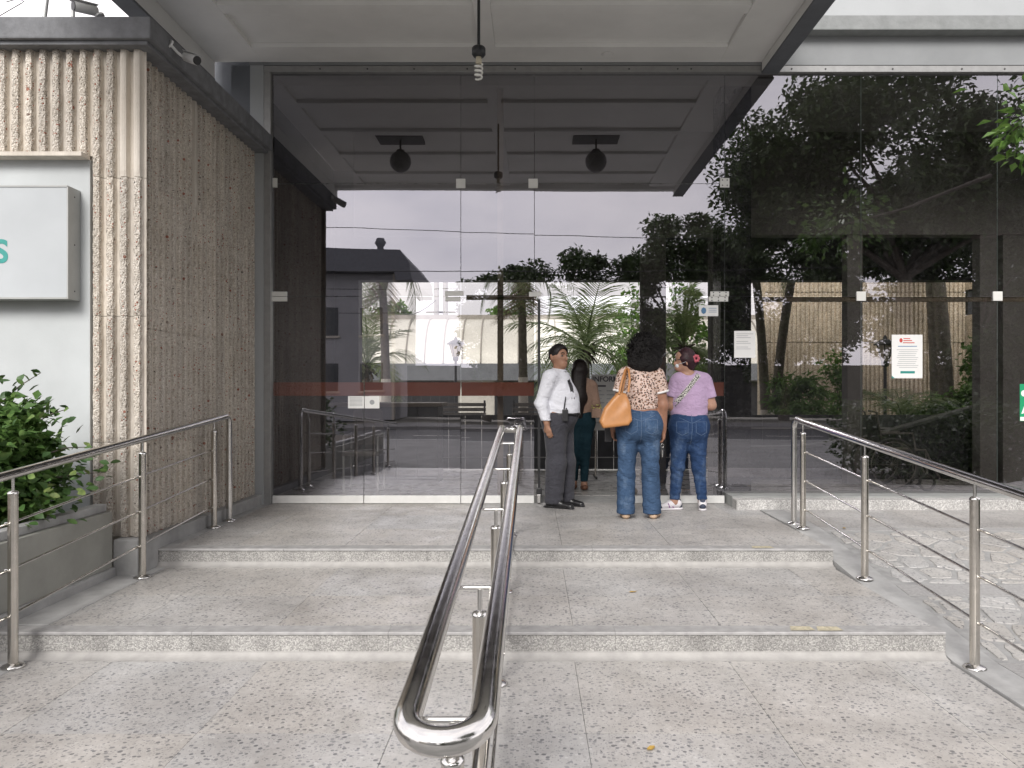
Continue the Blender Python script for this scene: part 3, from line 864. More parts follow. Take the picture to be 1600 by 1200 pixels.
# middle rail: one closed loop of tube, two rails side by side
mid = thing('handrail', (-.187, 4.3, Z2), 'double loop stainless handrail in the middle of the steps, nearest the viewer', 'handrail', 'stainless steel handrails on the steps')
XL, XR_, YN, YF = -.270, -.104, 1.68, 7.10
zm = lambda y: .500+(y-1.6)*(.862-.500)/5.5
rr = (XR_-XL)/2; xc = (XL+XR_)/2
loop = []
NS = 26
for i in range(NS): y = YN+(YF-YN)*i/(NS-1); loop.append((XR_, y, zm(y)))
for i in range(1, 12): a = math.pi*i/12; y = YF+rr*.75*math.sin(a); loop.append((xc+rr*math.cos(a), y, zm(YF)-.012*math.sin(a)))
for i in range(NS): y = YF-(YF-YN)*i/(NS-1); loop.append((XL, y, zm(y)))
for i in range(1, 16): a = math.pi+math.pi*i/16; y = YN+rr*1.0*math.sin(a); loop.append((xc+rr*math.cos(a), y, zm(y)-.012*abs(math.sin(a))))
MB().tube(loop, .0315, 28, closed=True).build('top_rail', M['steel'], mid)
xp = xc+.008
for (y, zf) in ((1.75, Z2), (2.68, Z2), (3.91, Z2), (5.13, Z1), (6.39, Z0)):
    p = make_post(mid, xp, y, zf, zm(y)-.135, zm(y)-.045, .0265)
    MB().tube([(XL, y, zm(y)-.042), (XR_, y, zm(y)-.042)], .0075, 10).build('cross_pin', M['steel'], mid)
    for off in (-.272, -.525, -.775):
        MB().tube([(xp+.015, y, zm(y)+off), (xp+.044, y, zm(y)+off)], .011, 10).build('rod_clip', M['steel'], mid)
for off in (-.272, -.525, -.775):
    MB().tube([(xp+.034, 1.75, zm(1.75)+off), (xp+.034, 6.42, zm(6.42)+off)], .0078, 10).build('rod', M['steel'], mid)

# ================================================================ SMALL FIXTURES
pb = thing('pendant_bulb', (-.436, 6.38, 4.7), 'bare spiral bulb in a black socket hanging from the canopy', 'light bulb')
MB().tube([(-.436, 6.38, CB), (-.436, 6.38, 4.06)], .0125, 12).build('rod', M['lamp_black'], pb)
MB().lathe([(.02, .085), (.048, .082), (.057, .07), (.057, .02), (.05, .012), (.042, .0), (.02, -.002)], (-.436, 6.38, 3.985), 24).build('socket', M['lamp_black'], pb)
MB().lathe([(.022, .0), (.024, -.02), (.026, -.05), (.02, -.055)], (-.436, 6.38, 3.983), 16).build('bulb_base', M['ceramic'], pb)
sp = []
for i in range(61):
    t = i/60; a = t*2*math.pi*3.5; rad = .030*(1-.25*max(0, (t-.75)/.25))
    sp.append((-.436+rad*math.cos(a), 6.38+rad*math.sin(a), 3.925-.125*t))
MB().tube(sp, .0085, 8).build('spiral_tube', M['bulb'], pb)

for (X, lab) in ((-1.83, 'dark globe lamp under the canopy, the left one of the pair mirrored in the glass'), (.90, 'dark globe lamp under the canopy, the right one of the pair mirrored in the glass')):
    g = thing('globe_lamp', (X, 5.72, 4.7), lab, 'lamp', 'globe lamps under the canopy')
    MB().box(X-.32, X+.32, 5.5, 5.88, 4.703, 4.744).build('ceiling_plate', M['plate'], g, .004)
    MB().tube([(X, 5.72, 4.703), (X, 5.72, 4.55)], .014, 10).build('stem', M['plate'], g)
    MB().lathe([(.03, .05), (.055, .045), (.065, 0)], (X, 5.72, 4.515), 18).build('collar', M['plate'], g)
    MB().ball((X, 5.72, 4.40), .15, 24).build('globe', M['globe'], g)

# security cameras
def cctv(c, aim, label, mount):
    t = thing('security_camera', c, label, 'camera', 'security cameras')
    a = Vector(aim).normalized(); c = Vector(c)
    b0 = c-a*.075; b1 = c+a*.085
    MB().tube([b0, b0+a*.01, b1-a*.01, b1], [.030, .036, .037, .034], 18).build('housing', M['cctv_white'], t)
    MB().tube([b1-a*.012, b1+a*.006], .033, 18).build('lens_face', M['black_plastic'], t)
    u = Vector((0, 0, 1))
    MB().add([b0+u*.040+a.cross(u)*.03, b0+u*.040-a.cross(u)*.03, b1+a*.02+u*.042-a.cross(u)*.034, b1+a*.02+u*.042+a.cross(u)*.034,
              b0+u*.044+a.cross(u)*.03, b0+u*.044-a.cross(u)*.03, b1+a*.02+u*.046-a.cross(u)*.034, b1+a*.02+u*.046+a.cross(u)*.034],
             [(0,1,2,3),(7,6,5,4),(0,4,5,1),(1,5,6,2),(2,6,7,3),(3,7,4,0)]).build('sun_shield', M['cctv_white'], t)
    m0 = Vector(mount)
    MB().tube([b0+a*.02-u*.02, (b0+m0)/2-u*.02, m0], .011, 10).build('bracket', M['cctv_white'], t)
    n = (b0-m0).normalized()
    MB().tube([m0-n*.006, m0+n*.008], .034, 16).build('base_plate', M['cctv_white'], t)
cctv(at(135, 14, 5.66), (-.62, -.75, -.12), 'white security camera on the roof coping below the sky', at(156, 25, 5.72))
cctv(at(298, 91, 5.93), (.80, -.5, -.42), 'white security camera on the dark coping under the canopy edge', (-2.757, 5.86, 3.86))
for (p0, p1, r_, lab) in ((at(66, 24, 5.9), at(80, -60, 5.9), .016, 'slanting grey roof pipe beside the security camera'), (at(114, 24, 5.9), at(114, -80, 5.9), .014, 'upright grey roof pipe beside the security camera')):
    t = MB().tube([Vector((p0.x, 5.9, 3.93)), p1], r_, 12).build('roof_pipe', M['pipe'], None)
    tag(t, lab, 'pipe', 'roof pipes')
b_ = at(86, 22, 5.7)
tag(MB().tube([(b_.x-.06, 5.7, 3.93), (b_.x-.03, 5.7, 3.955), (b_.x+.03, 5.7, 3.955), (b_.x+.06, 5.7, 3.93)], .009, 8).build('cable_loop', M['black_plastic']), 'small black cable loop lying on the roof coping', 'cable')
wv = [at(-6, 28, 5.8), at(18, 14, 5.8), at(32, 6, 5.8), at(38, 2, 5.8), at(28, -2, 5.8), at(10, 3, 5.8)]
tag(MB().tube(wv, .0035, 6).build('loose_wire', M['wire']), 'thin loose wire curling above the roof at the top left', 'wire')

# light box sign with the last letter of its lettering
sg = thing('light_box_sign', (-4.7, 5.62, 2.3), 'white light box sign with a teal letter on the recessed wall', 'sign')
MB().box(-6.3, -3.345, 5.555, 5.698, 1.877, 2.695).build('casing', M['sign_side'], sg, .004)
MB().box(-6.29, -3.353, 5.549, 5.5545, 1.890, 2.684).build('face', M['sign_face'], sg)
def text(body, loc, size, mat, parent, rot=(R(90), 0, 0), align='LEFT', ext=.0008, bold=.0):
    c = bpy.data.curves.new('lettering', 'FONT'); c.body = body; c.size = size; c.extrude = ext; c.align_x = align; c.offset = bold
    c.materials.append(mat)
    t_ = bpy.data.objects.new('lettering', c); COL.objects.link(t_)
    bpy.context.view_layer.update()
    me = bpy.data.meshes.new_from_object(t_.evaluated_get(bpy.context.evaluated_depsgraph_get()))
    bpy.data.objects.remove(t_); bpy.data.curves.remove(c)
    o = bpy.data.objects.new('lettering', me); COL.objects.link(o)
    if not me.materials: me.materials.append(mat)
    o.location = loc; o.rotation_euler = rot
    return adopt(o, parent)
MB().box(-6.295, -3.349, 5.5435, 5.5545, 2.6845, 2.696).build('trim', M['sign_side'], sg)
MB().box(-3.3525, -3.343, 5.5435, 5.5545, 1.876, 2.684).build('trim', M['sign_side'], sg)
MB().box(-6.295, -3.3535, 5.5435, 5.5545, 1.876, 1.8895).build('trim', M['sign_side'], sg)
for zz in (1.94, 2.28, 2.63):
    MB().prism([(5.625+.006*math.cos(a*math.pi/3), zz+.006*math.sin(a*math.pi/3)) for a in range(6)], 'x', -3.3455, -3.3425).build('screw', M['screw'], sg)
text('S', (-3.778, 5.5475, 2.142), .232, M['teal'], sg, align='RIGHT', bold=.006)

# papers taped to the glass
def sheet_paper(px0, py0, px1, py1, label, y=GY-.005, name='paper_notice', mat='paper', group='notices on the glass'):
    a = at(px0, py0, GY); b = at(px1, py1, GY)
    t = thing(name, ((a.x+b.x)/2, y, b.z), label, 'notice', group)
    MB().box(a.x, b.x, y-.0006, y+.0006, b.z, a.z).build('sheet', M[mat], t)
    return t, a.x, b.x, b.z, a.z, y-.0012
def lines(t, rows, x0, x1, y, mat='ink_grey', h=.0045):
    for (z, f0, f1) in rows:
        MB().box(x0+(x1-x0)*f0, x0+(x1-x0)*f1, y-.0003, y, z, z+h).build('print_line', M[mat], t)
t, x0, x1, z0, z1, y = sheet_paper(1393, 523, 1441, 591, 'white poster with red emblem and teal bar on the right-hand glass')
H = z1-z0; Wd = x1-x0
lines(t, [(z1-H*.10, .38, .60), (z1-H*.145, .38, .66), (z1-H*.195, .36, .74)], x0, x1, y, 'red_ink', .009)
MB().prism([(x0+Wd*.30+.018*math.cos(a*math.pi/5), z1-H*.13+.024*math.sin(a*math.pi/5)) for a in range(10)], 'y', y-.0003, y).build('emblem', M['red_ink'], t)
lines(t, [(z1-H*.275, .20, .82)], x0, x1, y, 'blue_ink', .008)
lines(t, [(z1-H*(.35+.045*i), .16+.05*((i*7) % 4)/2, .86-.06*((i*5) % 4)/2) for i in range(10)], x0, x1, y)
MB().box(x0+Wd*.28, x0+Wd*.75, y-.0003, y, z0+H*.11, z0+H*.165).build('teal_bar', M['teal'], t)
MB().prism([(x0, z0), (x0+Wd*.1, z0), (x0, z0+H*.06)], 'y', y-.0003, y).build('teal_corner', M['teal'], t)
t, x0, x1, z0, z1, y = sheet_paper(1147, 517, 1180, 559, 'white letter taped over the black pier', GY-.005)
lines(t, [(z1-(z1-z0)*(.12+.07*i), .1, .9-.12*((i*5) % 3)) for i in range(9) if i not in (3, 6)], x0, x1, y)
t, x0, x1, z0, z1, y = sheet_paper(1092, 477, 1122, 494, 'small white sticker with a blue shield below the door hinge')
MB().prism([(x0+.05+.028*math.cos(a*math.pi/4), (z0+z1)/2+.036*math.sin(a*math.pi/4)) for a in range(8)], 'y', y-.0003, y).build('shield', M['blue_ink'], t)
lines(t, [(z1-.035-.02*i, .50, .92) for i in range(3)], x0, x1, y, 'blue_ink')
t, x0, x1, z0, z1, y = sheet_paper(544, 619, 569, 638, 'left half of the paper pair on the lower left glass')
lines(t, [(z1-.02-.014*i, .1, .9) for i in range(7)], x0, x1, y)
t, x0, x1, z0, z1, y = sheet_paper(570, 619, 593, 638, 'paper with a round stamp on the lower left glass')
MB().prism([((x0+x1)/2+.026*math.cos(a*math.pi/8), (z0+z1)/2+.026*math.sin(a*math.pi/8)) for a in range(16)], 'y', y-.0003, y).build('stamp', M['ink_grey'], t)
t, x0, x1, z0, z1, y = sheet_paper(1593, 600, 1640, 658, 'green and white safety sign at the right edge of the glass', name='safety_sign', mat='green_sign')
MB().box(x0+.004, x1-.01, y-.0003, y, z0+.004, z0+.045).build('white_strip', M['paper'], t)
def rod2(pts, w):
    MB().tube([(p[0], y-.0002, p[1]) for p in pts], w, 6).build('pictogram', M['paper'], t)
xm = x0+.035
MB().prism([(xm+.012+.035*math.cos(a*math.pi/8), z1-.10+.035*math.sin(a*math.pi/8)) for a in range(16)], 'y', y-.0003, y).build('pictogram', M['paper'], t)
MB().prism([(xm-.02, z0+.08), (xm+.01, z0+.16), (xm+.05, z0+.16), (xm+.09, z0+.08), (xm+.06, z0+.08), (xm+.03, z0+.12), (xm, z0+.08)], 'y', y-.0003, y).build('pictogram', M['paper'], t)

# fallen leaves
for (px, py, zf, lab) in ((989, 926, Z1, 'yellow fallen leaf on the middle tread'), (1017, 1171, Z2, 'dry brown fallen leaf on the lower terrazzo'), (1319, 826, Z0, 'orange fallen leaf at the top of the ramp')):
    d = (CAM_Z-zf)*1200/(py-609); X = (px-830)*d/1200
    v = [(-.030, 0, .003), (-.010, .013, .006), (.012, .012, .003), (.034, .002, .008), (.010, -.012, .004), (-.012, -.012, .006), (0, 0, .001)]
    a = random.uniform(0, 6)
    v = [(X+p[0]*math.cos(a)-p[1]*math.sin(a), d+p[0]*math.sin(a)+p[1]*math.cos(a), zf+.003+p[2]) for p in v]
    lf_ = MB().add(v, [(0,1,6), (1,2,6), (2,3,6), (3,4,6), (4,5,6), (5,0,6)]).build('fallen_leaf', M['dry_leaf'])
    tag(lf_, lab, 'leaf', 'fallen leaves')

# ================================================================ LOBBY FURNITURE
dk = thing('reception_desk', (-2.1, 10.3, 0), 'dark reception desk in the shade behind the left glass', 'desk')
for i in range(5): MB().box(-2.55+i*.27+.003, -2.55+(i+1)*.27-.003, 9.9, 9.93, .06, 1.0).build('front_panel', M['desk'], dk, .003)
MB().box(-2.60, -1.15, 9.86, 10.6, 1.001, 1.05).build('desk_top', M['brown_alu'], dk, .006)
MB().box(-2.54, -1.21, 9.94, 10.55, .0, 1.0).build('carcass', M['desk'], dk)
ch = thing('chair', (-2.0, 9.15, 0), 'dark office chair standing before the reception desk', 'chair')
MB().box(-2.22, -1.78, 8.98, 9.40, .44, .50).build('seat', M['chair_frame'], ch, .02)
MB().prism([(-2.20, .55), (-1.80, .55), (-1.82, .95), (-1.88, 1.0), (-2.12, 1.0), (-2.18, .95)], 'y', 9.40, 9.43).build('backrest', M['chair_frame'], ch, .008)
for sx in (-2.2, -1.8):
    for sy in (9.0, 9.39): MB().tube([(sx, sy, .005), (sx, sy, .46)], .013, 10).build('leg', M['pipe'], ch)
    MB().tube([(sx, 9.39, .46), (sx, 9.42, .70)], .013, 10).build('back_post', M['pipe'], ch)
    MB().tube([(sx, 9.0, .46), (sx, 9.0, .66), (sx, 9.05, .68), (sx, 9.40, .68)], .012, 10).build('armrest', M['pipe'], ch)

nb = thing('notice_board', (.98, 10.6, 0), 'standing information board behind the guard with black heading', 'notice board')
bx0, bx1 = at(924, 0, 10.6).x, at(992, 0, 10.6).x
MB().box(bx0, bx1, 10.6, 10.63, .66, 1.43).build('panel', M['board'], nb, .004)
text('INFORMACION', (bx0+.012, 10.598, 1.335), .098, M['ink'], nb, bold=.003)
MB().box(bx0+.015, bx0+.20, 10.5975, 10.5995, 1.26, 1.285).build('print_line', M['ink'], nb)
for c_ in range(3):
    for r_ in range(9):
        xa = bx0+.02+c_*.19; MB().box(xa, xa+.12+.04*((r_*3+c_) % 2), 10.5975, 10.5995, 1.20-r_*.055, 1.212-r_*.055).build('print_line', M['ink_grey'], nb)
for s in (bx0+.06, bx1-.06):
    MB().tube([(s, 10.64, .02), (s, 10.64, .68)], .014, 10).build('leg', M['steel_post'], nb)
    MB().box(s-.012, s+.012, 10.45, 10.85, .0, .03).build('foot', M['black_plastic'], nb)

wc = thing('wheelchair', (4.35, 9.3, .0), 'dark folded wheelchair standing behind the right-hand glass', 'wheelchair')
for yy, sx in ((9.1, 4.28), (9.55, 4.28)):
    ring = [(sx+.30*math.cos(a*math.pi/16), yy, .335+.30*math.sin(a*math.pi/16)) for a in range(32)]
    w_ = MB().tube(ring, .020, 8, closed=True).build('wheel', M['wheel_rubber'], wc)
    ring2 = [(sx+.265*math.cos(a*math.pi/16), yy-.03, .335+.265*math.sin(a*math.pi/16)) for a in range(32)]
    MB().tube(ring2, .008, 6, closed=True).build('push_rim', M['chair_frame'], w_)
    for a in range(12):
        MB().tube([(sx, yy, .335), (sx+.29*math.cos(a*math.pi/6), yy, .335+.29*math.sin(a*math.pi/6))], .003, 5, caps=False).build('spoke', M['chair_frame'], w_)
for yy in (9.16, 9.49):
    ring = [(4.72+.09*math.cos(a*math.pi/8), yy, .115+.09*math.sin(a*math.pi/8)) for a in range(16)]
    MB().tube(ring, .016, 8, closed=True).build('caster', M['wheel_rubber'], wc)
    MB().tube([(4.72, yy, .2), (4.70, yy, .50), (4.2, yy, .50), (4.12, yy, .95), (4.02, yy, .97)], .012, 8).build('side_frame', M['chair_frame'], wc)
    MB().tube([(4.16, yy, .70), (4.55, yy, .70), (4.58, yy, .52)], .012, 8).build('armrest', M['chair_frame'], wc)
    MB().tube([(4.70, yy, .50), (4.88, yy, .15), (4.98, yy, .13)], .012, 8).build('footrest', M['chair_frame'], wc)
MB().box(4.2, 4.66, 9.17, 9.48, .49, .51).build('seat', M['black_plastic'], wc)
MB().prism([(4.19, .52), (4.13, .90), (4.11, .90), (4.17, .52)], 'y', 9.17, 9.48).build('backrest', M['black_plastic'], wc)

rp = thing('inner_ramp_wall', (5.5, 10.5, 0), 'black sloping parapet of the inner ramp behind the right-hand glass', 'parapet')
MB().prism([(2.6, 0), (9.4, 0), (9.4, 1.55), (6.65, 1.13), (4.6, .55), (3.7, .42), (2.6, .40)], 'y', 10.45, 10.60).build('wall', M['black_panel'], rp)
MB().prism([(2.6, .401), (3.7, .421), (4.6, .551), (6.65, 1.131), (9.4, 1.551), (9.4, 1.59), (6.65, 1.17), (4.6, .59), (3.7, .46), (2.6, .44)], 'y', 10.43, 10.62).build('cap', M['dark_wall'], rp)

# ================================================================ COURTYARD BEHIND THE LOBBY
struct(MB().box(-30, 30, 12.2, 60, -.44, -.02), 'courtyard_floor', M['court_floor'])

# hall with a curved standing-seam roof
hall = thing('metal_roofed_hall', (0, 31, 0), 'low hall with pale curved standing seam metal roof across the courtyard', 'building')
HY, HX0, HX1 = 27.0, -13.0, 12.0
prof = []
for i in range(9):
    a = R(8+i*72/8); prof.append((HY+2.2*(1-math.cos(a)), 1.86+2.05*math.sin(a)))
xx = HX0; k = 0
while xx < HX1:
    w = .66
    m_ = MB()
    poly = prof + [(p[0]+.05, p[1]-.06) for p in reversed(prof)]
    vs = []; fs = []
    n = len(prof)
    for (y_, z_) in prof: vs += [(xx+.02, y_, z_), (xx+w-.02, y_, z_)]
    for i in range(n-1): fs.append((2*i, 2*i+1, 2*i+3, 2*i+2))
    m_.add(vs, fs, True)
    m_.build('roof_panel', M['roof_metal'], hall)
    s_ = MB()
    for i in range(n-1):
        (ya, za), (yb, zb) = prof[i], prof[i+1]
        s_.add([(xx-.02, ya, za-.02), (xx+.02, ya, za-.02), (xx+.02, ya-.05, za+.03), (xx-.02, ya-.05, za+.03),
                (xx-.02, yb, zb-.02), (xx+.02, yb, zb-.02), (xx+.02, yb-.05, zb+.03), (xx-.02, yb-.05, zb+.03)],
               [(0,1,5,4), (1,2,6,5), (2,3,7,6), (3,0,4,7)])
    s_.build('seam', M['roof_edge'], hall)
    xx += w
MB().box(HX0, HX1, HY-.12, HY+.15, 1.55, 2.14).build('eaves_band', M['fascia_grey'], hall)
MB().box(HX0, HX1, HY+1.7, HY+2.1, 3.80, 4.02).build('ridge_beam', M['roof_edge'], hall)
MB().box(HX0, HX1, HY+.3, HY+.5, -.02, 1.6).build('wall', M['hall_wall'], hall)
MB().box(HX0, HX1, HY+2.1, HY+5.5, -.02, 3.9).build('rear_block', M['hall_wall'], hall)
for (a, b) in ((-9, -6.2), (-5.2, -2.6), (-1.3, 1.2), (2.2, 5.0), (6.5, 9.5)):
    wdw = MB().box(a, b, HY+.22, HY+.295, .1, 1.5).build('window', M['hall_window'], hall)
    for i in range(1, 8): MB().box(a+(b-a)*i/8-.015, a+(b-a)*i/8+.015, HY+.19, HY+.219, .1, 1.5).build('bar', M['lamp_black'], wdw)

# ribbed garden wall on the right
cw = thing('garden_wall', (9, 18, 0), 'tall tan ribbed concrete wall behind the courtyard plants', 'wall')
def ribbed_sheet(x0, x1, y, z0, z1, along='x'):
    V = []; F = []; n = 0; p = .10; x = x0
    us = []
    while x < x1:
        for (u, d) in ((0, 0), (.022, 0), (.026, .04), (.074, .04), (.078, 0)): us.append((x+u, d))
        x += p
    us.append((x, 0))
    zs = [z0, z1]
    for z in zs:
        for (u, d) in us: V.append((u, y-d, z) if along == 'x' else (y-d, u, z))
    n = len(us)
    for i in range(n-1): F.append((i, i+1, n+i+1, n+i) if along == 'x' else (i+1, i, n+i, n+i+1))
    return MB().add(V, F)
zc = [-.02, 1.15, 2.3, 3.45, 4.6, 5.8]
for z0_, z1_ in zip(zc[:-1], zc[1:]):
    ribbed_sheet(5.35, 9.9, 17.6, z0_+.012, z1_-.012).build('ribbed_course', M['court_wall'], cw)
MB().box(5.30, 9.93, 17.61, 18.0, -.02, 5.85).build('backing', M['court_wall'], cw)
for z0_, z1_ in zip(zc[:3], [1.15, 2.3, 2.9]):
    ribbed_sheet(9.95, 14.0, 17.3, z0_+.012, z1_-.012).build('ribbed_course', M['court_wall'], cw)
MB().box(9.94, 14.05, 17.31, 17.9, -.02, 2.92).build('backing', M['court_wall'], cw)
MB().box(9.94, 14.0, 17.25, 17.9, 3.5, 5.85).build('backing', M['court_wall'], cw)
MB().box(9.95, 14.0, 17.5, 17.6, 2.93, 3.49).build('dark_opening', M['hall_window'], cw)

# garden lamps
def garden_lamp():
    t = thing('garden_lamp', (0, 0, 0))
    MB().lathe([(.09, 0), (.09, .05), (.045, .12), (.035, .2)], (0, 0, 0), 14).build('base', M['lamp_black'], t, local=True)
    MB().tube([(0, 0, .18), (0, 0, 2.02)], .032, 12).build('pole', M['lamp_black'], t, local=True)
    MB().lathe([(.035, 1.98), (.07, 2.0), (.08, 2.08), (.05, 2.1)], (0, 0, 0), 14).build('collar', M['lamp_black'], t, local=True)
    for k in range(6):
        a0, a1 = k*math.pi/3, (k+1)*math.pi/3
        f = lambda r, a, z: (r*math.cos(a), r*math.sin(a), z)
        MB().add([f(.075, a0, 2.10), f(.075, a1, 2.10), f(.165, a1, 2.42), f(.165, a0, 2.42), f(.065, a0, 2.10), f(.065, a1, 2.10), f(.155, a1, 2.42), f(.155, a0, 2.42)],
                 [(0,1,2,3), (7,6,5,4), (0,4,5,1), (1,5,6,2), (2,6,7,3), (3,7,4,0)]).build('panel', M['lamp_glass'], t, local=True)
        MB().tube([f(.076, a0, 2.09), f(.168, a0, 2.43)], .008, 6).build('rib', M['lamp_black'], t, local=True)
    MB().lathe([(.235, 2.42), (.24, 2.435), (.12, 2.52), (.05, 2.545), (.03, 2.60), (.004, 2.63)], (0, 0, 0), 6, False).build('roof', M['lamp_black'], t, local=True)
    return t
gl = garden_lamp()
gl.location = (at(712, 0, 20).x, 20, -.02)
tag(gl, 'black garden lamp with tapered lantern in front of the metal roof', 'lamp post', 'garden lamps')
g2 = copy_tree(gl); g2.location = (at(1383, 0, 15.5).x, 15.5, -.30)
tag(g2, 'black garden lamp with tapered lantern beside the poster on the right', 'lamp post', 'garden lamps')

# benches
def bench():
    t = thing('park_bench', (0, 0, 0))
    for i in range(4): MB().box(-.75, .75, -.22+i*.11, -.14+i*.11, .42, .455).build('seat_slat', M['bench_slat'], t, .004, local=True)
    for i in range(4): MB().box(-.75, .75, .22+i*.02, .245+i*.02, .52+i*.10, .59+i*.10).build('back_slat', M['bench_slat'], t, .004, local=True)
    for s in (-.72, .72):
        MB().tube([(s, -.2, .0), (s, -.2, .41), (s, -.2, .62), (s, .18, .64)], .02, 8).build('leg', M['bench_metal'], t, local=True)
        MB().tube([(s, .25, .0), (s, .24, .45), (s, .30, .94)], .02, 8).build('leg', M['bench_metal'], t, local=True)
    return t
bn = bench(); bn.location = (at(700, 0, 15.5).x, 15.5, .06)
tag(bn, 'slatted metal bench in the courtyard below the garden lamp', 'bench', 'courtyard benches')
b2 = copy_tree(bn); b2.location = (at(858, 0, 15.5).x, 15.5, .06)
tag(b2, 'slatted metal bench in the courtyard behind the guard', 'bench', 'courtyard benches')
struct(MB().box(-4.0, 9.5, 14.6, 17.0, -.021, .06), 'raised_path', M['court_floor'], bevel=.01)

# ================================================================ VEGETATION
def leaf_cloud(name, P, size, mat, parent=None, seed=1, droop=.3, aspect=.5, N=None, local=False, fold=True):
    """one mesh of pointed leaves (two quads folded along the rib) at the points P"""
    r_ = np.random.default_rng(seed); n = len(P)
    P = np.asarray(P, dtype=np.float32)
    d = r_.normal(size=(n, 3)); d[:, 2] = d[:, 2]*.6-droop
    d /= np.linalg.norm(d, axis=1)[:, None]
    up = r_.normal(size=(n, 3))*.6+np.array([0, 0, 1.0])
    s = np.cross(d, up); s /= (np.linalg.norm(s, axis=1)[:, None]+1e-6)
    nn = np.cross(s, d)
    L_ = (size*r_.uniform(.65, 1.3, n))[:, None]; W_ = L_*aspect*.5
    v0 = P; v1 = P+d*L_*.45+s*W_+nn*L_*.08; v2 = P+d*L_-nn*L_*.10; v3 = P+d*L_*.45-s*W_+nn*L_*.08
    V = np.stack([v0, v1, v2, v3], 1).reshape(-1, 3)
    b = np.arange(n)[:, None]*4
    F = np.concatenate([b+np.array([0, 1, 2]), b+np.array([0, 2, 3])], 1).reshape(-1, 3)
    me = mesh_np(name, V, F, False, 3)
    return link_mesh(name, me, mat, parent, local)
def clump_points(rng, centre, rad, nclump, nleaf, spread, shell=.55):
    c = rng.normal(size=(nclump, 3)); c /= np.linalg.norm(c, axis=1)[:, None]
    c *= (shell+(1-shell)*rng.uniform(0, 1, (nclump, 1)))
    C = np.array(centre)+c*np.array(rad)
    sp = spread*rng.uniform(.6, 1.4, nclump)
    idx = rng.integers(0, nclump, nleaf)
    q = rng.normal(size=(nleaf, 3)); q /= np.linalg.norm(q, axis=1)[:, None]; q *= rng.uniform(0, 1, (nleaf, 1))**.45
    q[:, 2] *= .7
    return C[idx]+q*sp[idx][:, None], C
def tree(name, base, trunk_h, centre, rad, nleaf, leaf, label, seed, nclump=60, spread=1.0, mat='leaf_tree', group='trees across the street', trunk_r=.22, extra=None, droop=.3):
    rng = np.random.default_rng(seed)
    t = thing(name, base, label, 'tree', group)
    P, C = clump_points(rng, centre, rad, nclump, nleaf, spread)
    if extra is not None:
        for (c2, r2, k2, n2) in extra:
            P2, C2 = clump_points(rng, c2, r2, k2, n2, spread*.8); P = np.concatenate([P, P2]); C = np.concatenate([C, C2])
    leaf_cloud('crown', P, leaf, M[mat], t, seed, droop)
    top = Vector((base[0]+(centre[0]-base[0])*.5, base[1]+(centre[1]-base[1])*.5, trunk_h))
    b = Vector(base)
    tr = MB().tube([b, b+(top-b)*.3+Vector((.06, .03, 0)), b+(top-b)*.7, top], [trunk_r*1.25, trunk_r, trunk_r*.9, trunk_r*.7], 12).build('trunk', M['bark'], t)
    pick = rng.choice(len(C), min(len(C), 14), replace=False)
    lm = MB()
    for i in pick:
        e = Vector(C[i]); mid = top.lerp(e, .5)+Vector((0, 0, .15*(e-top).length))
        lm.tube([top-Vector((0, 0, .1)), mid, e], [trunk_r*.45, trunk_r*.25, trunk_r*.07], 7, caps=False)
    lm.build('limbs', M['bark'], t)
    return t
# trees that the glass mirrors: behind the viewer, across the street
G_ = 'trees mirrored in the glass'
tree('street_tree', (11.2, -6.0, -.3), 4.6, (10.6, -6.2, 7.7), (4.7, 3.2, 2.5), 46000, .21, 'big dark street tree mirrored in the upper right glass', 21, 95, 1.0, trunk_r=.26, group=G_, extra=[((7.0, -6.0, 6.9), (1.1, 1.4, 1.6), 16, 6000), ((14.9, -5.5, 6.4), (2.4, 1.8, 1.3), 18, 10000)])
tree('street_tree', (7.6, -22.5, -.3), 3.0, (7.6, -22.5, 6.0), (3.4, 2.8, 4.2), 34000, .26, 'round dark tree mirrored above the women', 22, 80, 1.0, group=G_)
tree('street_tree', (12.4, -21.5, -.3), 3.0, (12.6, -21.5, 5.3), (3.9, 2.8, 4.0), 32000, .26, 'spreading dark tree mirrored beside the black pier', 23, 80, 1.0, group=G_)
tree('street_tree', (2.6, -23.5, -.3), 2.0, (2.4, -23.5, 5.1), (3.6, 2.4, 3.5), 30000, .26, 'low dark tree mirrored above the open door', 24, 70, .9, group=G_)
tree('street_tree', (-2.4, -24.5, -.3), 2.0, (-1.4, -24.5, 4.9), (2.4, 2.0, 3.3), 22000, .26, 'small dark tree mirrored left of the open door', 25, 56, .8, group=G_)
tree('street_tree', (20.5, -19, -.3), 3.0, (20.5, -19, 5.4), (5.2, 3, 4.6), 30000, .32, 'wide dark tree mirrored at the far right of the glass', 26, 80, 1.2, group=G_)
tree('street_tree', (28.5, -24, -.3), 3.0, (28.5, -24, 6.0), (6, 3, 5.4), 16000, .42, 'dark tree farthest to the right across the street', 27, 60, 1.4, group=G_)
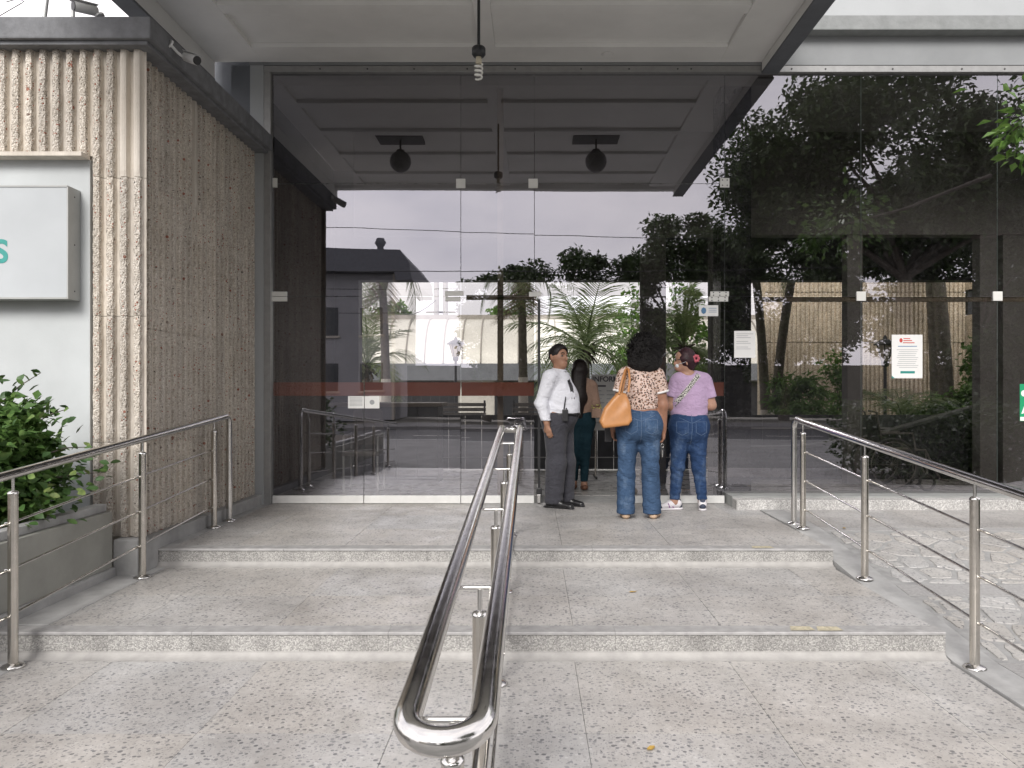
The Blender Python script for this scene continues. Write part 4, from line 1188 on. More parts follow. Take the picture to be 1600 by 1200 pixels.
# leafy branch reaching into the picture on the right
br = thing('overhanging_branch', (5.6, 5.6, 3.2), 'bright green leafy branch hanging in at the right edge before the glass', 'branch')
c1 = at(1598, 195, 6.0); c2 = at(1598, 245, 6.0)
MB().tube([(6.6, 5.4, 4.3), (5.2, 5.7, 3.75), (c1.x+.1, 5.95, c1.z+.1), (c1.x-.08, 6.0, c1.z-.05)], [.03, .02, .01, .004], 8).build('twig', M['bark'], br)
rng = np.random.default_rng(5)
P = np.concatenate([rng.normal(size=(130, 3))*np.array([.07, .10, .11])+np.array([c1.x+.0, 6.0, c1.z]), rng.normal(size=(16, 3))*np.array([.035, .05, .03])+np.array([c2.x-.02, 6.0, c2.z]),
                    rng.normal(size=(300, 3))*np.array([.25, .3, .2])+np.array([c1.x+.5, 5.8, c1.z+.25])])
leaf_cloud('leaves', P, .095, M['leaf_bright'], br, 5, .5, .62)

# added hedge, out of direct view, darkens the reflection in the lower right glass
hg = thing('darkening_hedge', (6.6, 4.0, Z2), 'dark hedge added out of view beyond the ramp to darken the lower right glass', 'hedge')
rng = np.random.default_rng(77)
P = np.stack([rng.uniform(5.55, 7.6, 15000), rng.uniform(1.9, 6.3, 15000), rng.uniform(-.1, 1.0, 15000)], 1)
P[:, 2] += .08*np.sin(P[:, 0]*5)+.08*np.sin(P[:, 1]*4); P = P[P[:, 2] > -.2]
leaf_cloud('foliage', P, .10, M['leaf_tree'], hg, 77, .1, .55)
hm_ = MB()
for i in range(24): hm_.tube([(5.8+(i % 3)*.7, 2.1+(i//3)*.55, Z2), (5.8+(i % 3)*.7+.1, 2.15+(i//3)*.55, .7)], [.03, .012], 6)
hm_.build('stems', M['bark'], hg)

# bush in the planter: every leaf in view is a leaf, the inner mass is one mesh
bu = thing('planter_bush', (-3.75, 5.0, .31), 'glossy green leafy bush growing in the planter before the white wall', 'bush')
rng = np.random.default_rng(11)
P, C = clump_points(rng, (-3.62, 4.95, .74), (.60, .44, .44), 80, 12000, .17, .35)
P = P[(P[:, 2] > .30)]
leaf_cloud('inner_leaves', P, .085, M['leaf_bush'], bu, 11, .05, .55)["kind"] = "stuff"
bl = MB().add([(0,0,0), (.020,.004,.022), (.029,.005,.050), (.018,-.003,.078), (0,-.010,.095), (-.018,-.003,.078), (-.029,.005,.050), (-.020,.004,.022), (0,-.006,.030), (0,-.004,.060)],
              [(0,1,8), (1,2,9,8), (2,3,4,9), (0,8,7), (8,9,6,7), (9,4,5,6)], True).mesh('leaf', M['bush_leaf'])
def bush_leaf(p, out, s):
    o = bpy.data.objects.new('leaf', bl); COL.objects.link(o)
    d = Vector(out)+Vector((random.gauss(0, .5), random.gauss(0, .5), random.gauss(.15, .4)))
    q = d.to_track_quat('Z', 'Y') @ Matrix.Rotation(random.uniform(-1.2, 1.2), 4, 'Z').to_quaternion()
    o.rotation_mode = 'QUATERNION'; o.rotation_quaternion = q
    o.location = p; o.scale = (s, s, s); adopt(o, bu)
cnt = 0
for i in range(2500):
    u = rng.normal(size=3); u /= np.linalg.norm(u)
    if u[1] > .35 or u[2] < -.65: continue
    r_ = rng.uniform(.93, 1.12)+.12*math.sin(u[0]*9+u[2]*7)
    p = np.array([-3.60, 4.95, .74])+u*np.array([.66, .56, .52])*r_
    if p[2] < .33 or p[0] < -3.75: continue
    bush_leaf(p, u, rng.uniform(.5, .85)); cnt += 1
    if cnt > 265: break
# sprigs that stick out
for (a, b) in (((-3.4, 4.9, 1.12), (-3.16, 4.95, 1.33)), ((-3.2, 4.9, .98), (-2.98, 4.95, 1.10)), ((-3.15, 4.95, .80), (-2.93, 5.1, .84)), ((-3.5, 4.8, 1.15), (-3.42, 4.75, 1.36)), ((-3.2, 5.0, .62), (-2.88, 5.2, .66))):
    a, b = Vector(a), Vector(b); MB().tube([a, a.lerp(b, .5)+Vector((0, 0, .02)), b], [.005, .004, .002], 6).build('stem', M['bark'], bu)
    for i in range(6):
        p = a.lerp(b, .35+i*.13); bush_leaf(p, ((-1)**i*.5, -.4, .5), .62)
stm = MB()
for i in range(9):
    a = rng.uniform(0, 6.28); stm.tube([(-3.6+.1*math.cos(a), 4.95+.1*math.sin(a), .30), (-3.6+.4*math.cos(a), 4.95+.28*math.sin(a), .8)], [.012, .006], 6)
stm.build('stems', M['bark'], bu)

# palms
def frond_mesh(L_, droop, seed, dead=False, nl=34, leaflet=.42):
    r_ = random.Random(seed); m_ = MB(); V = []; F = []
    pts = []
    for i in range(13):
        t = i/12; pts.append(Vector((L_*t*(1-.18*t*droop), 0, L_*(.55*t-droop*.85*t*t))))
    ra = MB().tube(pts, [.018*(1-t/14) for t in range(13)], 6, caps=False)
    m_.v += ra.v; m_.f += ra.f; m_.sm += ra.sm; m_.mi += ra.mi
    for i in range(nl):
        t = .14+.85*i/nl; k = t*12; i0 = min(11, int(k)); p = pts[i0].lerp(pts[i0+1], k-i0); tg = (pts[i0+1]-pts[i0]).normalized()
        ll = leaflet*(.55+.9*math.sin(math.pi*min(1, t*.95+.06)))*r_.uniform(.85, 1.1)
        for s in (-1, 1):
            sd_ = Vector((0, s, 0)); dirv = (sd_*.85+tg*.65+Vector((0, 0, r_.uniform(-.1, .25)-(.5 if dead else 0)))).normalized()
            tip = p+dirv*ll+Vector((0, 0, -ll*(.35 if not dead else .8))); mid = p+dirv*ll*.55+Vector((0, 0, -ll*.06))
            w = tg*.011
            m_.add([p-w*.6, p+w*.6, mid+w, tip, mid-w], [(0, 1, 2, 4), (4, 2, 3)])
    return m_.mesh('frond', M['palm_dead'] if dead else M['palm_leaf'])
FR = [frond_mesh(1.35, .35+.3*i, 40+i, False, 30, .36) for i in range(4)]
FRD = [frond_mesh(1.1, 1.4, 60, True, 26, .35)]
def palm(base, h, label, nf=18, lean=(0, 0), scale=1.0, r=.09, white=1.0, dead=0, seed=1, heart=True, tilt=(0., 1.)):
    r_ = random.Random(seed); t = thing('palm_tree', base, label, 'palm tree', 'courtyard palms')
    b = Vector(base); top = b+Vector((lean[0], lean[1], h))
    def tp(z): s = z/h; return b+Vector((lean[0]*s*s, lean[1]*s*s, z))
    nz = max(6, int(h/.16)); pts = [tp(h*i/nz) for i in range(nz+1)]
    MB().tube(pts, [r*(1.15-.35*i/nz)*(1+.06*(i % 2)) for i in range(nz+1)], 12).build('trunk', M['palm_bark'], t)
    if white: MB().tube([tp(white*i/5) for i in range(6)], [r*1.19, r*1.17, r*1.15, r*1.14, r*1.13, r*1.12], 12).build('whitewash', M['trunk_paint'], t)
    cr = thing('crown', tuple(top)); adopt(cr, t); cr.location = tuple(top)
    cr.name = 'crown'
    if heart:
        hm = MB()
        for i in range(40):
            a = r_.uniform(0, 6.28); e = r_.uniform(-1.2, .9); l = r_.uniform(.14, .26)*scale
            d_ = Vector((math.cos(a)*math.cos(e), math.sin(a)*math.cos(e), math.sin(e)))
            hm.tube([(0, 0, -.05), tuple(d_*l*.6+Vector((0, 0, -.05))), tuple(d_*l+Vector((0, 0, -.09)))], [.035, .028, .012], 5)
        o = hm.build('boots', M['palm_heart'], cr, local=True)
    for i in range(nf):
        f = (i+.5)/nf; el = tilt[0]+(tilt[1]-tilt[0])*((i*7) % nf)/nf
        o = bpy.data.objects.new('frond', FR[min(3, int((1-el)*4))]); COL.objects.link(o); o.parent = cr
        o.rotation_euler = (r_.uniform(-.2, .2), R(28-95*el)+r_.uniform(-.1, .1), i*2.399+r_.uniform(-.2, .2))
        s = scale*r_.uniform(.85, 1.1); o.scale = (s, s, s)
    for i in range(dead):
        o = bpy.data.objects.new('dead_frond', FRD[0]); COL.objects.link(o); o.parent = cr
        o.rotation_euler = (0, R(70)+r_.uniform(-.1, .2), i*2.1+r_.uniform(-.3, .3)); o.scale = (scale, scale, scale)
    return t
palm((at(917, 0, 17).x, 17.4, -.02), 2.15, 'short feathery palm seen through the open door', 24, (0, 0), 1.45, .10, 0, 0, 2, True, (.0, .85))
palm((at(1098, 0, 16.5).x, 16.6, -.02), 2.15, 'leaning feathery palm seen right of the women', 18, (-.35, .1), 1.1, .085, 0, 0, 3)
palm((at(604, 0, 15).x, 15.0, -.02), 3.7, 'tall palm with whitewashed foot behind the left glass', 12, (-.1, 0), 1.15, .085, 1.45, 2, 4)
palm((at(818, 0, 16).x, 16.0, -.02), 3.75, 'tall palm with hanging dead fronds just left of the door', 13, (-.05, 0), 1.1, .09, 1.5, 3, 5)
palm((at(570, 0, 17).x, 17.0, -.02), 1.75, 'low bushy palm half hidden by the tall left palm', 16, (.05, 0), 1.05, .07, 0, 1, 6)
palm((at(1197, 0, 14.3).x, 14.3, -.1), 3.9, 'thin palm with whitewashed foot beside the black pier', 9, (-.25, 0), .9, .085, .95, 1, 7)
palm((at(1210, 0, 14.0).x, 14.0, -.1), 4.2, 'second thin palm crossing beside the black pier', 9, (.5, 0), .9, .085, .95, 1, 8)
palm((at(1480, 0, 15.6).x, 15.6, -.1), 5.0, 'dark palm trunk pair behind the right of the poster, front one', 12, (-.35, 0), 1.1, .13, 0, 2, 9)
palm((at(1465, 0, 16.2).x, 16.2, -.1), 5.4, 'dark palm trunk pair behind the right of the poster, rear one', 12, (-.3, 0), 1.1, .12, 0, 3, 10)
palm((at(1412, 0, 14.2).x, 14.2, -.1), .75, 'young ground palm at the foot of the right-hand garden lamp', 14, (0, 0), .85, .05, 0, 0, 12, False, (.15, 1.0))

def shrub(px, d, z0_, rad, n, leaf, mat, label, seed, aspect=.4, h=None, nclump=22, cat='shrub', droop=.25):
    rng = np.random.default_rng(seed); c = at(px, 609, d)
    t = thing('garden_shrub', (c.x, d, z0_), label, cat, 'courtyard shrubs')
    P, C = clump_points(rng, (c.x, d, z0_+rad[2]*.95), rad, nclump, n, max(rad)*.28, .35)
    P = P[P[:, 2] > z0_]
    leaf_cloud('foliage', P, leaf, M[mat], t, seed, droop, aspect)
    sm = MB()
    for i in range(7):
        e = C[i]; sm.tube([(c.x+(i-3)*.04, d, z0_), tuple(Vector((c.x, d, z0_)).lerp(Vector(e), .55)+Vector((0, 0, .1))), tuple(e)], [.016, .011, .004], 6)
    sm.build('stems', M['bark'], t)
    return t
shrub(1248, 13.6, -.02, (.55, .5, .95), 2600, .17, 'leaf_court', 'feathery green shrub behind the top of the right handrail', 31, .22, droop=.5)
shrub(1290, 13.2, -.02, (.45, .45, .45), 1300, .15, 'leaf_court', 'low dark shrub below the feathery one', 32, .35)
shrub(1310, 16.8, -.02, (.30, .3, 1.15), 1100, .13, 'leaf_court', 'climbing leafy plant against the tan ribbed wall', 33, .5)
shrub(1465, 14.6, .25, (.85, .5, .45), 2600, .13, 'leaf_court', 'low green hedge bush below the dark palm trunks', 34, .5)
shrub(1535, 14.4, .4, (.75, .5, .55), 2400, .13, 'leaf_bright', 'light green bush at the right end of the garden wall', 35, .5)
shrub(1530, 15.2, .9, (.22, .2, .8), 500, .13, 'leaf_bright', 'slender upright vine above the light green bush', 36, .6)
shrub(1430, 13.9, .0, (.55, .35, .28), 900, .22, 'palm_dead', 'dry brown ground plant beside the garden lamp', 37, .2)
shrub(1468, 13.7, .55, (.10, .10, .09), 90, .08, 'flower_pink', 'small pink flowering plant in the courtyard', 38, .8, cat='flower')
shrub(578, 13.2, .35, (.26, .2, .13), 160, .2, 'leaf_bright', 'bright green rosette plant below the papers on the left', 39, .18)
shrub(992, 21, 1.2, (.42, .5, 1.5), 1500, .18, 'leaf_bright', 'light green bushy tree behind the women', 40, .5, cat='tree')
shrub(1076, 21, .6, (.75, .6, 1.8), 2400, .18, 'leaf_bright', 'light green bushy tree right of the women', 43, .5, cat='tree')
tree('garden_tree', (at(618, 0, 36).x, 36, 0), 3.2, (at(618, 0, 36).x, 36, 4.4), (.8, .8, 1.1), 1500, .25, 'small round treetop above the metal roof on the left', 41, 14, .5, 'leaf_bright', 'trees behind the hall', .1)
tree('garden_tree', (at(800, 0, 36).x, 36, 0), 3.2, (at(798, 0, 36).x, 36, 4.3), (1.2, .8, .8), 1500, .25, 'low yellow green treetop above the metal roof near the door', 42, 14, .5, 'leaf_bright', 'trees behind the hall', .1)
# planting bed kerb in the courtyard
struct(MB().box(3.6, 12, 12.8, 17.0, -.021, .10), 'planting_bed', M['soil'], bevel=.01)
# poles with wires beyond the hall
for (px, hgt, lab) in ((682, 9, 'pale utility pole above the metal roof, left one of two'), (696, 9, 'pale utility pole above the metal roof, right one of two')):
    t = thing('utility_pole', (at(px, 0, 38).x, 38, 0), lab, 'pole', 'utility poles beyond the hall')
    MB().tube([(at(px, 0, 38).x, 38, 0), (at(px, 0, 38).x, 38, hgt)], [.16, .11], 10).build('shaft', M['post_wood'], t)
    MB().box(at(px, 0, 38).x-.5, at(px, 0, 38).x+.5, 37.94, 38.0, 5.0, 5.1).build('crossarm', M['post_wood'], t)
a = at(682, 468, 38); b = at(600, 492, 30)
pts = [a.lerp(b, i/10)+Vector((0, 0, -.35*4*(i/10)*(1-i/10))) for i in range(11)]
tag(MB().tube(pts, .022, 5).build('overhead_cable', M['wire']), 'cable sagging left from the utility pole over the metal roof', 'cable', 'cables')

# ================================================================ STREET BEHIND THE VIEWER (seen mirrored in the glass)
hs = thing('corner_house', (-8.2, -27, -.3), 'grey corner house with a dark overhanging canopy mirrored left of the door', 'house')
MB().box(-16, -7.4, -33, -25, -.4, 7.4).build('wall', M['house_grey'], hs)
MB().prism([(-16.5, 7.41), (-16.5, 8.9), (-7.0, 8.55), (-6.5, 7.9), (-6.35, 7.0), (-7.2, 6.95), (-7.3, 7.41)], 'y', -33, -24.2).build('roof_canopy', M['house_dark'], hs)
MB().lathe([(.18, 0), (.18, .3), (.32, .5), (.2, .75)], (-8.2, -25, 8.55), 12).build('vent', M['house_dark'], hs)
for (x0, z0_) in ((-11.6, 4.2), (-9.2, 4.2), (-11.6, 1.2), (-9.2, 1.2)):
    w_ = MB().box(x0, x0+1.2, -25.0, -24.96, z0_, z0_+1.5).build('window', M['pane_dark'], hs)
    MB().box(x0-.1, x0+1.3, -25.0, -24.9, z0_-.12, z0_-.005).build('sill', M['house_cream'], w_)
MB().box(-7.5, -7.38, -25.3, -24.9, -.4, 7.4).build('corner_strip', M['house_cream'], hs)
h4 = thing('street_house', (-24, -28, -.3), 'cream house at the far left across the street', 'house')
MB().box(-32, -18, -36, -27, -.4, 5.6).build('wall', M['house_cream'], h4)
MB().box(-32.3, -17.7, -36.3, -26.7, 5.601, 5.9).build('roof', M['house_dark'], h4)
for x0 in (-30, -27, -24, -21):
    for zz in (1.0, 3.6): MB().box(x0, x0+1.4, -27.04, -27.0, zz, zz+1.3).build('window', M['pane_dark'], h4)
# boundary wall raised and darkened to block a bright gap in the reflection
tag(MB().box(-7.0, 34, -27.35, -27.05, -.35, 2.6).build('boundary_wall', M['boundary_dark'], None, .01), 'dark boundary wall across the street, raised to block a bright gap under the mirrored trees', 'wall')
def cable(a, b, sag, r_, lab):
    a, b = Vector(a), Vector(b)
    pts = [a.lerp(b, i/16)+Vector((0, 0, -sag*4*(i/16)*(1-i/16))) for i in range(17)]
    tag(MB().tube(pts, r_, 5).build('overhead_cable', M['wire']), lab, 'cable', 'cables mirrored in the glass')
cable((-30, -17, 9.2), (24, -17, 7.6), .35, .016, 'uppermost street cable mirrored in the glass')
cable((-30, -17.5, 6.8), (24, -17.5, 7.0), .5, .018, 'second street cable mirrored in the glass')
cable((-30, -17.3, 5.9), (24, -17.3, 6.3), .5, .016, 'third street cable mirrored in the glass')
cable((-30, -17.2, 5.0), (24, -17.2, 5.0), .4, .014, 'lowest street cable mirrored in the glass')
for X in (-30, 24):
    t = thing('utility_pole', (X, -17.3, -.3), ('pole carrying the street cables at the far left' if X < 0 else 'pole carrying the street cables at the far right'), 'pole', 'street poles')
    MB().tube([(X, -17.3, -.4), (X, -17.3, 9.8)], [.17, .11], 10).build('shaft', M['post_wood'], t)
    MB().box(X-.06, X+.06, -18.1, -16.5, 9.0, 9.12).build('crossarm', M['post_wood'], t)

# ================================================================ PEOPLE
# a small signed-distance modeller: tapered limbs blended into one skin, polygonised by surface nets
class SDF:
    def __init__(s, lo, hi, h):
        s.lo = np.array(lo, float); s.h = h
        s.n = np.ceil((np.array(hi, float)-s.lo)/h).astype(int)+1
        s.f = np.full(s.n, 1.0, dtype=np.float32)
        s.ax = [s.lo[i]+h*np.arange(s.n[i]) for i in range(3)]
    def grid(s, lo, hi):
        i0 = [max(0, int((lo[i]-s.lo[i])/s.h)) for i in range(3)]; i1 = [min(s.n[i], int((hi[i]-s.lo[i])/s.h)+2) for i in range(3)]
        if any(i1[i] <= i0[i] for i in range(3)): return None, None
        sl = tuple(slice(i0[i], i1[i]) for i in range(3))
        g = np.meshgrid(*[s.ax[i][sl[i]] for i in range(3)], indexing='ij')
        return sl, np.stack(g, -1)
    def cap(s, a, b, r1, r2, fl=(1, 1, 1), k=.03, infl=0.0, sub=False):
        """tapered capsule a-b; fl squashes the section along x, y, z"""
        a = np.array(a, float); b = np.array(b, float); fl = np.array(fl, float); r1 = r1+infl; r2 = r2+infl
        m = max(r1, r2)*max(fl)+.09
        sl, P = s.grid(np.minimum(a, b)-m, np.maximum(a, b)+m)
        if sl is None: return s
        ab = b-a; L2 = float(ab@ab)+1e-9
        t = np.clip(((P-a)@ab)/L2, 0, 1)
        q = (P-a-t[..., None]*ab)/fl
        d = (np.linalg.norm(q, axis=-1)-(r1+(r2-r1)*t))*min(fl.min(), 1.0) if fl.min() < 1 else np.linalg.norm(q, axis=-1)-(r1+(r2-r1)*t)
        f = s.f[sl]
        if sub:
            hh = np.clip(.5-.5*(f+d)/k, 0, 1); s.f[sl] = f*(1-hh)+(-d)*hh+k*hh*(1-hh)
        else:
            hh = np.clip(.5+.5*(f-d)/k, 0, 1); s.f[sl] = f*hh+d*(1-hh) - k*hh*(1-hh) if False else (f*(1-hh)+d*hh-k*hh*(1-hh))
        return s
    def many(s, prims, infl=0.0, k=.03):
        for p in prims:
            a, b, r1, r2 = p[:4]; fl = p[4] if len(p) > 4 else (1, 1, 1); kk = p[5] if len(p) > 5 else k
            s.cap(a, b, r1, r2, fl, kk, infl)
        return s
    def cut(s, nrm, c, wob=0.0):
        """keep the side where nrm.p < c"""
        P = np.stack(np.meshgrid(*s.ax, indexing='ij'), -1); d = P@np.array(nrm, float)-c
        if wob: d = d+wob*np.sin(P[..., 0]*31+1)*np.cos(P[..., 1]*27)
        s.f = np.maximum(s.f, d.astype(np.float32)); return s
    def merge(s, o):
        s.f = np.minimum(s.f, o.f); return s
    def slab(s, poly, th, rnd=.02):
        """rounded plate: outline in x-z, half thickness th(z)"""
        P = np.stack(np.meshgrid(*s.ax, indexing='ij'), -1); x, z = P[..., 0], P[..., 2]
        d2 = np.full(x.shape, 9.0); inside = np.zeros(x.shape, bool)
        for (ax_, az), (bx, bz) in zip(poly, poly[1:]+poly[:1]):
            ex, ez = bx-ax_, bz-az; t = np.clip(((x-ax_)*ex+(z-az)*ez)/(ex*ex+ez*ez), 0, 1)
            d2 = np.minimum(d2, np.hypot(x-ax_-t*ex, z-az-t*ez))
            c = ((az > z) != (bz > z)) & (x < (bx-ax_)*(z-az)/(bz-az+1e-9)+ax_); inside ^= c
        d = np.where(inside, -d2, d2)+rnd; dy = np.abs(P[..., 1])-th(z)+rnd
        s.f = (np.minimum(np.maximum(d, dy), 0)+np.hypot(np.maximum(d, 0), np.maximum(dy, 0))-rnd).astype(np.float32); return s
    def folds(s, fn):
        P = np.stack(np.meshgrid(*s.ax, indexing='ij'), -1); s.f = (s.f+fn(P)).astype(np.float32); return s
    def mesh(s, name):
        f = s.f; nx, ny, nz = f.shape; ins = f < 0
        c = [ins[i:nx-1+i, j:ny-1+j, k:nz-1+k] for i in (0, 1) for j in (0, 1) for k in (0, 1)]
        cnt = sum(x.astype(np.int8) for x in c); act = (cnt > 0) & (cnt < 8)
        idx = np.argwhere(act); vid = np.full(act.shape, -1, np.int64); vid[tuple(idx.T)] = np.arange(len(idx))
        acc = np.zeros((len(idx), 3)); num = np.zeros(len(idx))
        cor = np.array([(i, j, k) for i in (0, 1) for j in (0, 1) for k in (0, 1)])
        vals = np.stack([f[idx[:, 0]+o[0], idx[:, 1]+o[1], idx[:, 2]+o[2]] for o in cor], 1)
        for a in range(8):
            for b in range(a+1, 8):
                if np.abs(cor[a]-cor[b]).sum() != 1: continue
                fa, fb = vals[:, a], vals[:, b]; m = (fa < 0) != (fb < 0)
                t = np.where(m, fa/np.where(np.abs(fa-fb) < 1e-9, 1, fa-fb), 0)
                acc += np.where(m[:, None], cor[a]+t[:, None]*(cor[b]-cor[a]), 0); num += m
        V = s.lo+(idx+acc/num[:, None])*s.h
        F = []
        for ax in range(3):
            e = [slice(None)]*3; e0 = list(e); e1 = list(e); e0[ax] = slice(0, -1); e1[ax] = slice(1, None)
            A, B = ins[tuple(e0)], ins[tuple(e1)]
            o1, o2 = [(1, 2), (2, 0), (0, 1)][ax]
            for sgn in (True, False):
                w = np.argwhere((A != B) & (A == sgn))
                w = w[(w[:, o1] > 0) & (w[:, o2] > 0) & (w[:, o1] < f.shape[o1]-1) & (w[:, o2] < f.shape[o2]-1)]
                if not len(w): continue
                def g(d1, d2):
                    q = w.copy(); q[:, o1] -= d1; q[:, o2] -= d2; return vid[q[:, 0], q[:, 1], q[:, 2]]
                q = np.stack([g(1, 1), g(0, 1), g(0, 0), g(1, 0)], 1)
                F.append(q if sgn else q[:, ::-1])
        F = np.concatenate(F); F = F[(F >= 0).all(1)]
        return mesh_np(name, V, F, True, 4)
def sd_obj(sd_, name, mat, parent, smooth_it=1):
    me = sd_.mesh(name)
    bm = bmesh.new(); bm.from_mesh(me)
    for _ in range(smooth_it): bmesh.ops.smooth_vert(bm, verts=bm.verts, factor=.5, use_axis_x=True, use_axis_y=True, use_axis_z=True)
    bm.to_mesh(me); bm.free()
    return link_mesh(name, me, mat, parent, local=True)
def hand(w, d, n, side, curl=.5, s=1.0):
    """wrist point, direction of the hand, palm normal, thumb side (+1/-1)"""
    w = np.array(w, float); d = np.array(d, float)/np.linalg.norm(d); n = np.array(n, float); n = n-d*(n@d); n /= np.linalg.norm(n)
    u = np.cross(d, n)*side; out = []
    for i, uo in enumerate((-.024, -.008, .008, .024)):
        out.append((w+d*.01*s, w+d*.085*s+u*uo*s, .017*s, .0125*s, (1, 1, 1), .018))
    for i, (uo, l) in enumerate(((-.027, .058), (-.009, .072), (.009, .078), (.027, .070))):
        k0 = w+d*.088*s+u*uo*s; a1 = curl*.7; d1 = d*math.cos(a1)+n*math.sin(a1); k1 = k0+d1*l*.55*s
        a2 = curl*1.7; d2 = d*math.cos(a2)+n*math.sin(a2); k2 = k1+d2*l*.5*s
        out.append((k0, k1, .0095*s, .0085*s, (1, 1, 1), .006)); out.append((k1, k2, .0085*s, .0070*s, (1, 1, 1), .006))
    t0 = w+d*.03*s+u*.022*s; t1 = t0+(u*.6+d*.75+n*.2)*.042*s; t2 = t1+(u*.2+d*.95+n*.35)*.032*s
    out += [(t0, t1, .0135*s, .0105*s, (1, 1, 1), .012), (t1, t2, .0105*s, .0085*s, (1, 1, 1), .006)]
    return out
def rnd_noise(seed, freq, n=7):
    r_ = np.random.default_rng(seed); K = r_.normal(size=(n, 3)); K /= np.linalg.norm(K, axis=1)[:, None]; K *= freq*r_.uniform(.6, 1.5, (n, 1)); ph = r_.uniform(0, 6.28, n)
    return lambda P: sum(np.sin(P@K[i]+ph[i]) for i in range(n))/n

def skin_mat(name, col):
    m = NT(name); p = m.pos(); c = m.ramp(m.noise(p, 25, 4), [(.3, tuple(x*.86 for x in col)), (.7, tuple(x*1.1 for x in col))])
    m.set(col=c, rough=.48, spec=.4, sss=.08); m.b.inputs["Subsurface Radius"].default_value = (.02, .008, .005)
    m.bump(m.noise(p, 160, 3), .08, .002); return m.m
def cloth(name, col, scale=900, var=.12, rough=.85):
    m = NT(name); p = m.pos(); n = m.noise(p, 9, 4, .6)
    m.set(col=m.ramp(n, [(.3, tuple(x*(1-var) for x in col)), (.7, tuple(min(1, x*(1+var)) for x in col))]), rough=rough, spec=.2, sheen=.15)
    w = m.noise(m.pos((1, 1, 1.5)), 11, 3, .5, 'Fac', 1.6)
    m.bump(m.math('ADD', w, m.math('MULTIPLY', m.noise(p, scale, 2), .02)), .55, .03); return m.m
def denim(name, col, fade):
    m = NT(name); p = m.pos(); n = m.noise(m.pos((1, 1, .6)), 7, 5, .65)
    c = m.ramp(n, [(.30, tuple(x*.72 for x in col)), (.52, col), (.78, fade)])
    w = m.noise(m.pos((320, 320, 40)), 1.0, 2); c = m.mix(.25, c, m.ramp(w, [(.3, .25), (.7, 1.0)]), 'MULTIPLY')
    m.set(col=c, rough=.9, spec=.15)
    wr = m.noise(m.pos((1, 1, 1.8)), 12, 3, .55, 'Fac', 1.8)
    m.bump(m.math('ADD', wr, m.math('MULTIPLY', m.noise(p, 400, 2), .02)), .6, .03); return m.m
def hair_mat(name, col, curl=True):
    m = NT(name); p = m.pos(); n = m.noise(p, 90 if curl else 40, 4, .7)
    m.set(col=m.ramp(n, [(.3, tuple(x*.4 for x in col)), (.7, tuple(x*1.6 for x in col))]), rough=.75 if curl else .45, spec=.3)
    m.bump(n, 1.0, .012 if curl else .004); return m.m
def leopard():
    m = NT('leopard_print'); p = m.mix(.012, m.pos(), m.noise(m.pos(), 40, 2, .5, "Color"), 'ADD')
    d = m.voro(p, 52); c = m.voro(p, 52, 'F1', "Color")
    ring = m.math('MULTIPLY', m.math('GREATER_THAN', d, .24), m.math('LESS_THAN', d, .50))
    brk = m.math('GREATER_THAN', m.noise(p, 75, 2), .44)
    base = m.ramp(m.noise(p, 12, 3), [(.3, (.50, .37, .31)), (.7, (.64, .50, .44))])
    c1 = m.mix(m.math('LESS_THAN', d, .24), base, m.ramp(m.sep(c, 0), [(0, (.30, .13, .07)), (1, (.48, .25, .14))]))
    m.set(col=m.mix(m.math('MULTIPLY', ring, brk), c1, (.035, .022, .02)), rough=.8, spec=.2); return m.m
def strap_mat():
    m = NT('woven_strap'); p = m.pos((1, 1, 1)); n = m.n.new("ShaderNodeTexChecker"); m.put(n.inputs["Vector"], m.mix(.02, p, m.noise(p, 60, 2, .5, "Color"), 'ADD')); n.inputs["Scale"].default_value = 75
    n.inputs["Color1"].default_value = (.62, .60, .56, 1); n.inputs["Color2"].default_value = (.02, .02, .02, 1)
    m.set(col=n.outputs[0], rough=.8); return m.m
M['skin_tan'] = skin_mat('skin_tan', (.34, .185, .12)); M['skin_brown'] = skin_mat('skin_brown', (.27, .135, .085)); M['skin_light'] = skin_mat('skin_light', (.40, .23, .16))
M['shirt_white'] = cloth('white_shirt', (.70, .71, .76), var=.05); M['trouser'] = cloth('charcoal_trousers', (.050, .050, .060)); M['leather_black'] = plain('black_leather', (.012, .012, .013), .3)
M['tee_lilac'] = cloth('lilac_tee', (.43, .31, .46), var=.06); M['white_cloth'] = cloth('white_cloth', (.72, .71, .70), var=.05); M['blouse_beige'] = cloth('beige_blouse', (.36, .24, .18))
M['jeans'] = denim('blue_jeans', (.052, .095, .175), (.15, .21, .30)); M['jeans_dark'] = denim('dark_jeans', (.030, .062, .145), (.12, .18, .29)); M['jeans_teal'] = denim('teal_jeans', (.018, .048, .065), (.035, .075, .095))
M['hair_black'] = hair_mat('black_curly_hair', (.009, .008, .008)); M['hair_short'] = hair_mat('black_short_hair', (.014, .012, .012), False); M['hair_wine'] = hair_mat('wine_hair', (.030, .010, .014), False); M['hair_long'] = hair_mat('long_dark_hair', (.016, .011, .010), False)
M['leopard'] = leopard(); M['strap'] = strap_mat(); M['bag_tan'] = plain('tan_leather', (.42, .19, .065), .42, var=.10, nscale=14, bump=.2, bscale=160); M['espadrille'] = plain('beige_shoe', (.50, .36, .25), .7)
M['sneaker_white'] = plain('sneaker_white', (.66, .64, .66), .6); M['sneaker_navy'] = plain('sneaker_navy', (.035, .045, .075), .7); M['sneaker_purple'] = plain('sneaker_purple', (.26, .08, .28), .6)
M['flower_hair'] = plain('hair_flower', (.45, .09, .12), .6); M['mask'] = plain('face_mask', (.62, .66, .70), .8); M['sandal'] = plain('brown_sandal', (.16, .075, .045), .6); M['eye_white'] = plain('eye_white', (.22, .19, .17), .3)
